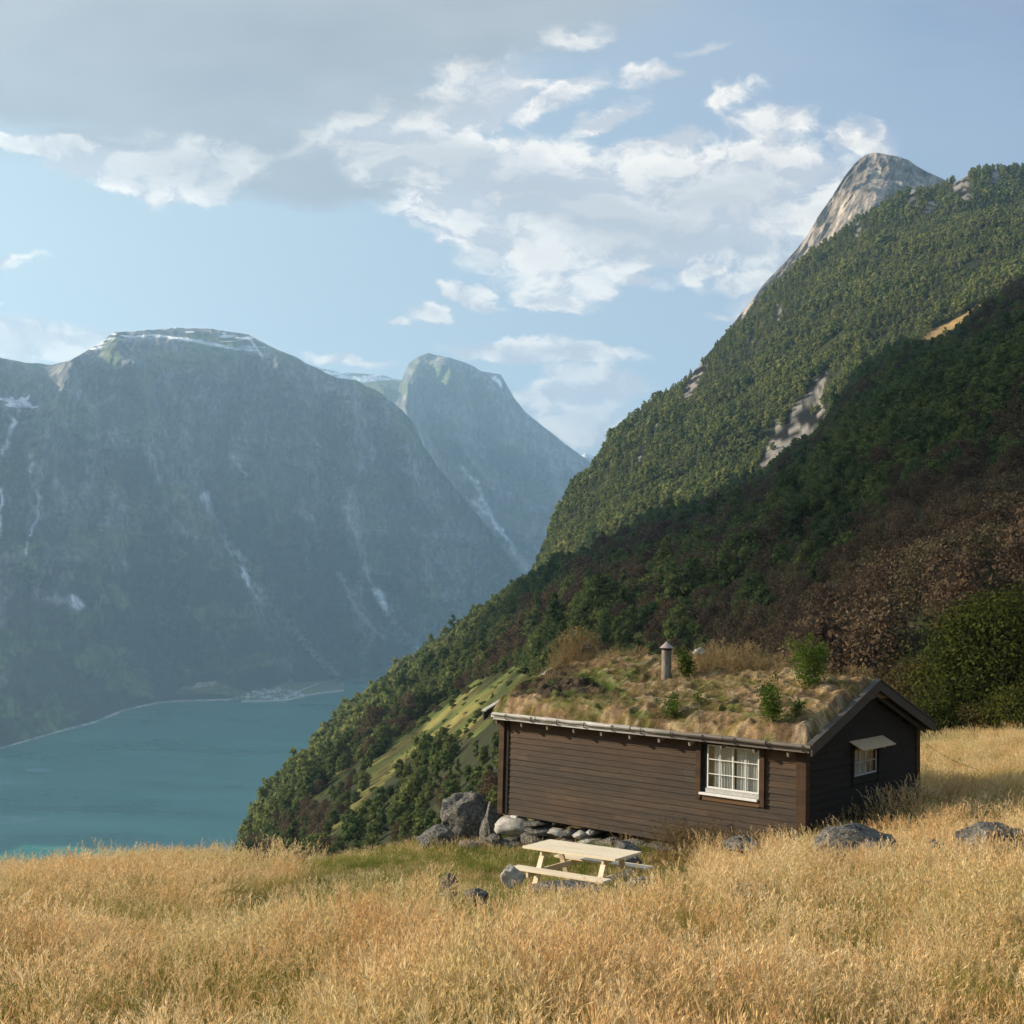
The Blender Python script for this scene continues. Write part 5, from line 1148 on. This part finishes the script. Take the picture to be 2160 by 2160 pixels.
rr = rng.random(k); xm = np.clip(np.exp(-((x+3.2)/.9)**2)+np.exp(-((x+7.6)/.5)**2)+.25, 0, 1); idx = np.where(rr < .06+.5*pr*xm, rng.integers(0, 3, k), np.where(rr < .8, rng.integers(3, 5, k), np.where(rr < .93, rng.integers(5, 7, k), 7)))
xm = np.clip(np.exp(-((x+3.2)/.9)**2)+np.exp(-((x+7.6)/.5)**2)+.15, 0, 1); s_ = (.45+.65*rng.random(k))*(.7+.5*pr*xm); s_ = np.where((np.abs(x+7.75) < .4) & (np.abs(y-2.4) < .6), s_*1.45, s_)
rg = scatter('roof_grass', C_RG, np.stack([x, y, z-.02], -1), np.stack([rng.normal(size=k)*.2, rng.normal(size=k)*.2, rng.random(k)*6.28], -1), np.repeat(s_[:, None], 3, 1), idx, roof); tag(rg, kind='stuff')

# ------------------------------------------------------------------ saplings on the roof and bushes at the wood's edge
def sapling(x, y, h, rad, label, seed, nc=420, sz=.023):
    zz = sod_z(x, y); e = empty('birch_sapling', hutw(x, y, zz-.03), 0); tag(e, label, 'sapling', 'birch saplings growing on the sod roof')
    r = np.random.default_rng(seed); m = MB(); tips = []
    for j in range(9):
        a = r.random()*6.28; l = h*r.uniform(.55, 1.) if j else h*1.08; q = rad*r.uniform(.3, 1.) if j else rad*.15
        P_ = [(0, 0, 0)]+[(cos(a)*q*t**1.2+r.normal()*.01, sin(a)*q*t**1.2+r.normal()*.01, l*t) for t in (.33, .66, 1.)]; m.tube(P_, [.008, .006, .004, .002], 4, cap=False); tips.append(P_)
    m.build('stem', M_BARK, e)
    cen = []
    for _ in range(nc):
        P_ = tips[r.integers(0, len(tips))]; t = r.uniform(.15, 1.)*3; i = min(2, int(t)); f = t-i; c_ = np.array(P_[i])*(1-f)+np.array(P_[i+1])*f; cen.append(c_+r.normal(size=3)*rad*.26*(1.25-t/3.5))
    cen = np.array(cen); nn = r.normal(size=(nc, 3)); nn[:, 2] += .5; nn /= np.linalg.norm(nn, axis=1)[:, None]; V, F = leaf_cards(cen, nn, sz, r, .7); link('foliage', mesh_data('foliage', V, F, [L_SAP]), e)
sapling(-3.95, 1.95, .74, .30, 'round leafy birch sapling right beside the chimney pipe', 1, 1500)
sapling(-.85, 1.95, 1.08, .52, 'tallest birch sapling on the sod roof near the gable peak', 2, 3200)
sapling(-.75, .05, .92, .36, 'birch sapling at the eave near the right end of the roof', 3, 1700)
sapling(-.5, .5, .5, .22, 'small birch sapling just above the sapling at the right eave', 6, 460)
sapling(-3.1, -.02, .55, .32, 'low yellow green sapling at the eave below the chimney', 4, 800)
sapling(-2.75, .55, .3, .2, 'tiny sapling a little above the eave below the chimney', 5, 180)
def bush(px, py, d, h, rad, label, seed, mat, n=9, nc=9000, size=.10, name='bush', group=None, dens=1.):
    a, s = azs(np.array(px), np.array(py)); x, y = sin(radians(float(a)))*d, cos(radians(float(a)))*d; z = float(ground(x, y))
    e = empty(name, (x, y, z-.2), 0); tag(e, label, 'bush', group); r = np.random.default_rng(seed)
    V, F, lobes = crown(seed, h, rad, n+5, int(nc*1.3), size, 0., .0, fuzz=.45); v, q, t = core(lobes, .08); o = len(V)
    link('crown', mesh_data('crown', np.concatenate([V, v]), [np.concatenate([F, q+o]), t+o], [mat]), e)
    m = MB()
    for j in range(7): aa = j*.9+r.random(); m.tube([(0.1*cos(aa), .1*sin(aa), -.3), (rad*.3*cos(aa), rad*.3*sin(aa), h*.4), (rad*.7*cos(aa), rad*.7*sin(aa), h*.75)], [.05, .035, .01], 5, cap=False)
    m.build('trunk', M_BARK, e)
for a_ in [(2105, 1570, 56, 5.9, 2.9, 'large dense green bush at the right edge behind the meadow', 401, L_BUSH, 12, 16000, .085),
           (2175, 1570, 58, 6.6, 2.8, 'tall green bush cut by the right edge of the view', 402, L_BUSH, 12, 15000, .085),
           (2035, 1575, 57, 4.3, 1.9, 'lower green bush left of the large green bush', 403, L_BUSH, 8, 8000, .08),
           (1985, 1575, 60, 4.2, 2.1, 'brown leafless looking bush behind the far roof corner', 404, L_BROWNB, 9, 9000, .07),
           (1925, 1570, 63, 4.6, 2.1, 'brown bush directly behind the gable peak', 405, L_BROWNB, 9, 9000, .07),
           (2040, 1565, 64, 4.8, 2.0, 'brown bush between the roof corner and the green bushes', 406, L_BROWNB, 9, 8000, .07),
           (1860, 1560, 66, 3.4, 1.9, 'low dark brown bush above the roof ridge near the peak', 407, L_BROWNB, 9, 9000, .09),
           (1965, 1585, 52, 1.6, 1.1, 'low dark green shrub at the meadow edge under the far eave', 408, L_BUSH, 6, 3500, .06),
           (2150, 1580, 51, 2.0, 1.3, 'low bright green shrub at the meadow edge by the right border', 409, L_BUSH, 6, 4500, .06),
           (2080, 1582, 52, 1.3, 1.0, 'low brownish shrub at the meadow edge below the large green bush', 410, L_BROWNB, 6, 3500, .06),
           (2260, 1570, 56, 6.2, 2.8, 'tall green bush beyond the right border', 411, L_BUSH, 9, 6000, .1),
           (1040, 1690, 44, 3.4, 1.6, 'leafy green bush behind the big boulder at the hut corner', 412, L_BUSH, 9, 8000, .07)]:
    if a_[0] < 2200: bush(*a_)

# ------------------------------------------------------------------ far shore: flat spit, road, hamlet, stream
def onplane(px, py, z): d = ray(px, py); return d*(z/d[2])
def flat(name, poly, z, col, kind='structure', th=1.):
    P_ = [onplane(x, y, z) for x, y in poly]; n = len(P_); m = MB(); m.add([tuple(p) for p in P_]+[(p[0], p[1], p[2]-6) for p in P_], [tuple(range(n))]+[(i, i+n, (i+1) % n+n, (i+1) % n) for i in range(n)])
    mt = NT(name); g = mt.noise(mt.pos(), .02, 5, .7); M_ = mt.pbr(mt.mix(g, tuple(c*.6 for c in col), tuple(c*1.4 for c in col)), .95)
    o = m.build(name, M_); tag(o, kind=kind); return o
flat('shore_field', [(510, 1479), (560, 1478), (606, 1475.5), (649, 1465), (690, 1459), (724, 1455), (727, 1443), (715, 1436), (680, 1428), (640, 1424), (600, 1436), (560, 1446), (520, 1458), (500, 1468)], WZ+2.5, (.15, .19, .06))
flat('gravel_shore', [(511, 1477.5), (560, 1477), (606, 1474.5), (649, 1464.2), (690, 1458), (724, 1454.2), (726, 1456.5), (690, 1460.6), (649, 1466.6), (606, 1477), (560, 1479.3), (508, 1480)], WZ+3.0, (.5, .49, .46))
def ribbon(name, pts, z, wd, col, thick=.5):
    P_ = [Vector(onplane(x, y, z)) for x, y in pts]; m = MB(); V = []
    for i, p in enumerate(P_):
        t = (P_[min(i+1, len(P_)-1)]-P_[max(i-1, 0)]).normalized(); s = Vector((t.y, -t.x, 0)); V += [p-s*wd/2, p+s*wd/2]
    m.add(V, [(2*i, 2*i+1, 2*i+3, 2*i+2) for i in range(len(P_)-1)]); mt = NT(name); M_ = mt.pbr(mt.mix(mt.noise(mt.pos(), .03), tuple(c*.75 for c in col), tuple(min(1, c*1.2) for c in col)), .8)
    o = m.build(name, M_); tag(o, kind='structure'); return o
ribbon('road', [(600, 1466), (620, 1460), (640, 1454), (658, 1447), (672, 1441), (690, 1438), (709, 1436)], WZ+3.6, 16, (.48, .47, .44))
HW = [NT('house_white').pbr((.78, .77, .74), .7), NT('house_grey').pbr((.45, .45, .44), .7), NT('house_red').pbr((.30, .07, .05), .7), NT('house_ochre').pbr((.5, .4, .22), .7)]
HR = NT('slate_roof').pbr((.16, .16, .17), .6); HR2 = NT('pale_roof').pbr((.5, .5, .5), .5)
r = random.Random(5); hm_ = {}
def house(px, py, wc, rc, s, rz_, lab, z=None):
    p = onplane(px, py, WZ+3.1 if z is None else z); e = empty('house', tuple(p), rz_); e.scale = (s, s, s); tag(e, lab, 'house', 'houses of the hamlet on the far shore')
    if (wc, rc) not in hm_:
        m = MB(); m.box(-7, 7, -4.5, 4.5, -3, 5.5); m.add([(x, y, zz) for x in (-7, 7) for y, zz in ((-4.5, 5.5), (4.5, 5.5), (0, 8.6))], [(0, 2, 1), (3, 4, 5), (0, 1, 4, 3)])
        a = bpy.data.meshes.new('walls'); a.from_pydata([tuple(v) for v in m.V], [], m.F); a.materials.append(HW[wc])
        m = MB(); m.add([(x, y, zz) for x in (-7.6, 7.6) for y, zz in ((-5.1, 5.2), (5.1, 5.2), (0, 9.0))]+[(x, y, zz) for x in (-7.6, 7.6) for y, zz in ((-5.1, 4.8), (5.1, 4.8), (0, 8.6))], [(0, 2, 5, 3), (2, 1, 4, 5), (6, 9, 11, 8), (8, 11, 10, 7), (0, 3, 9, 6), (1, 7, 10, 4), (0, 6, 8, 2), (2, 8, 7, 1), (3, 5, 11, 9), (5, 4, 10, 11)])
        b = bpy.data.meshes.new('roof'); b.from_pydata([tuple(v) for v in m.V], [], m.F); b.materials.append((HR, HR2)[rc]); hm_[(wc, rc)] = (a, b)
    a, b = hm_[(wc, rc)]; link('walls', a, e); link('roof', b, e)
cn_ = ['white', 'grey', 'dark red', 'ochre']; rn_ = ['slate', 'pale']
row = [('by the water', 1474.5, 516, 606, 11), ('in the middle rows', 1468, 522, 640, 13), ('at the upper edge', 1462, 532, 636, 10), ('on the slope side', 1457, 545, 600, 6)]
for nm, y, xa, xb, k in row:
    for i in range(k):
        x = xa+(xb-xa)*(i+r.uniform(.1, .9))/k; y_ = y+r.uniform(-1.6, 1.6)
        if y_ > 1479-max(0, (x-606))*.26-1: y_ = 1477-max(0, (x-606))*.26-r.uniform(1, 3)
        wc = r.choices([0, 1, 2, 3], [6, 2, 1, 1])[0]; rc = r.choices([0, 1], [1, 1])[0]
        house(x, y_, wc, rc, r.uniform(.95, 1.6), r.uniform(-.9, .9), 'small %s house with a %s roof %s of the far hamlet' % (cn_[wc], rn_[rc], nm))

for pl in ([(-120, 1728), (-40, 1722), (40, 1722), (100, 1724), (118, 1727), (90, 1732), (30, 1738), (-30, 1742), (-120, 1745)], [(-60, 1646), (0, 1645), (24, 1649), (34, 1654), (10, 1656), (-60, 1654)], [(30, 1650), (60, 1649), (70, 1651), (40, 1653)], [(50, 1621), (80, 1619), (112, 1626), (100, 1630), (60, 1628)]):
    flat('painted_glint', pl, WZ+.3, (.10, .23, .23))  # pale flat patches painting the clouds' reflection on the water
# ------------------------------------------------------------------ render settings
sc.view_settings.view_transform = 'Standard'; sc.view_settings.look = 'None'; sc.view_settings.exposure = EXPO; sc.view_settings.gamma = 1
sc.cycles.use_denoising = True; sc.cycles.max_bounces = 6; sc.cycles.diffuse_bounces = 3; sc.cycles.glossy_bounces = 2; sc.cycles.transmission_bounces = 3; sc.cycles.transparent_max_bounces = 8; sc.cycles.volume_bounces = 1
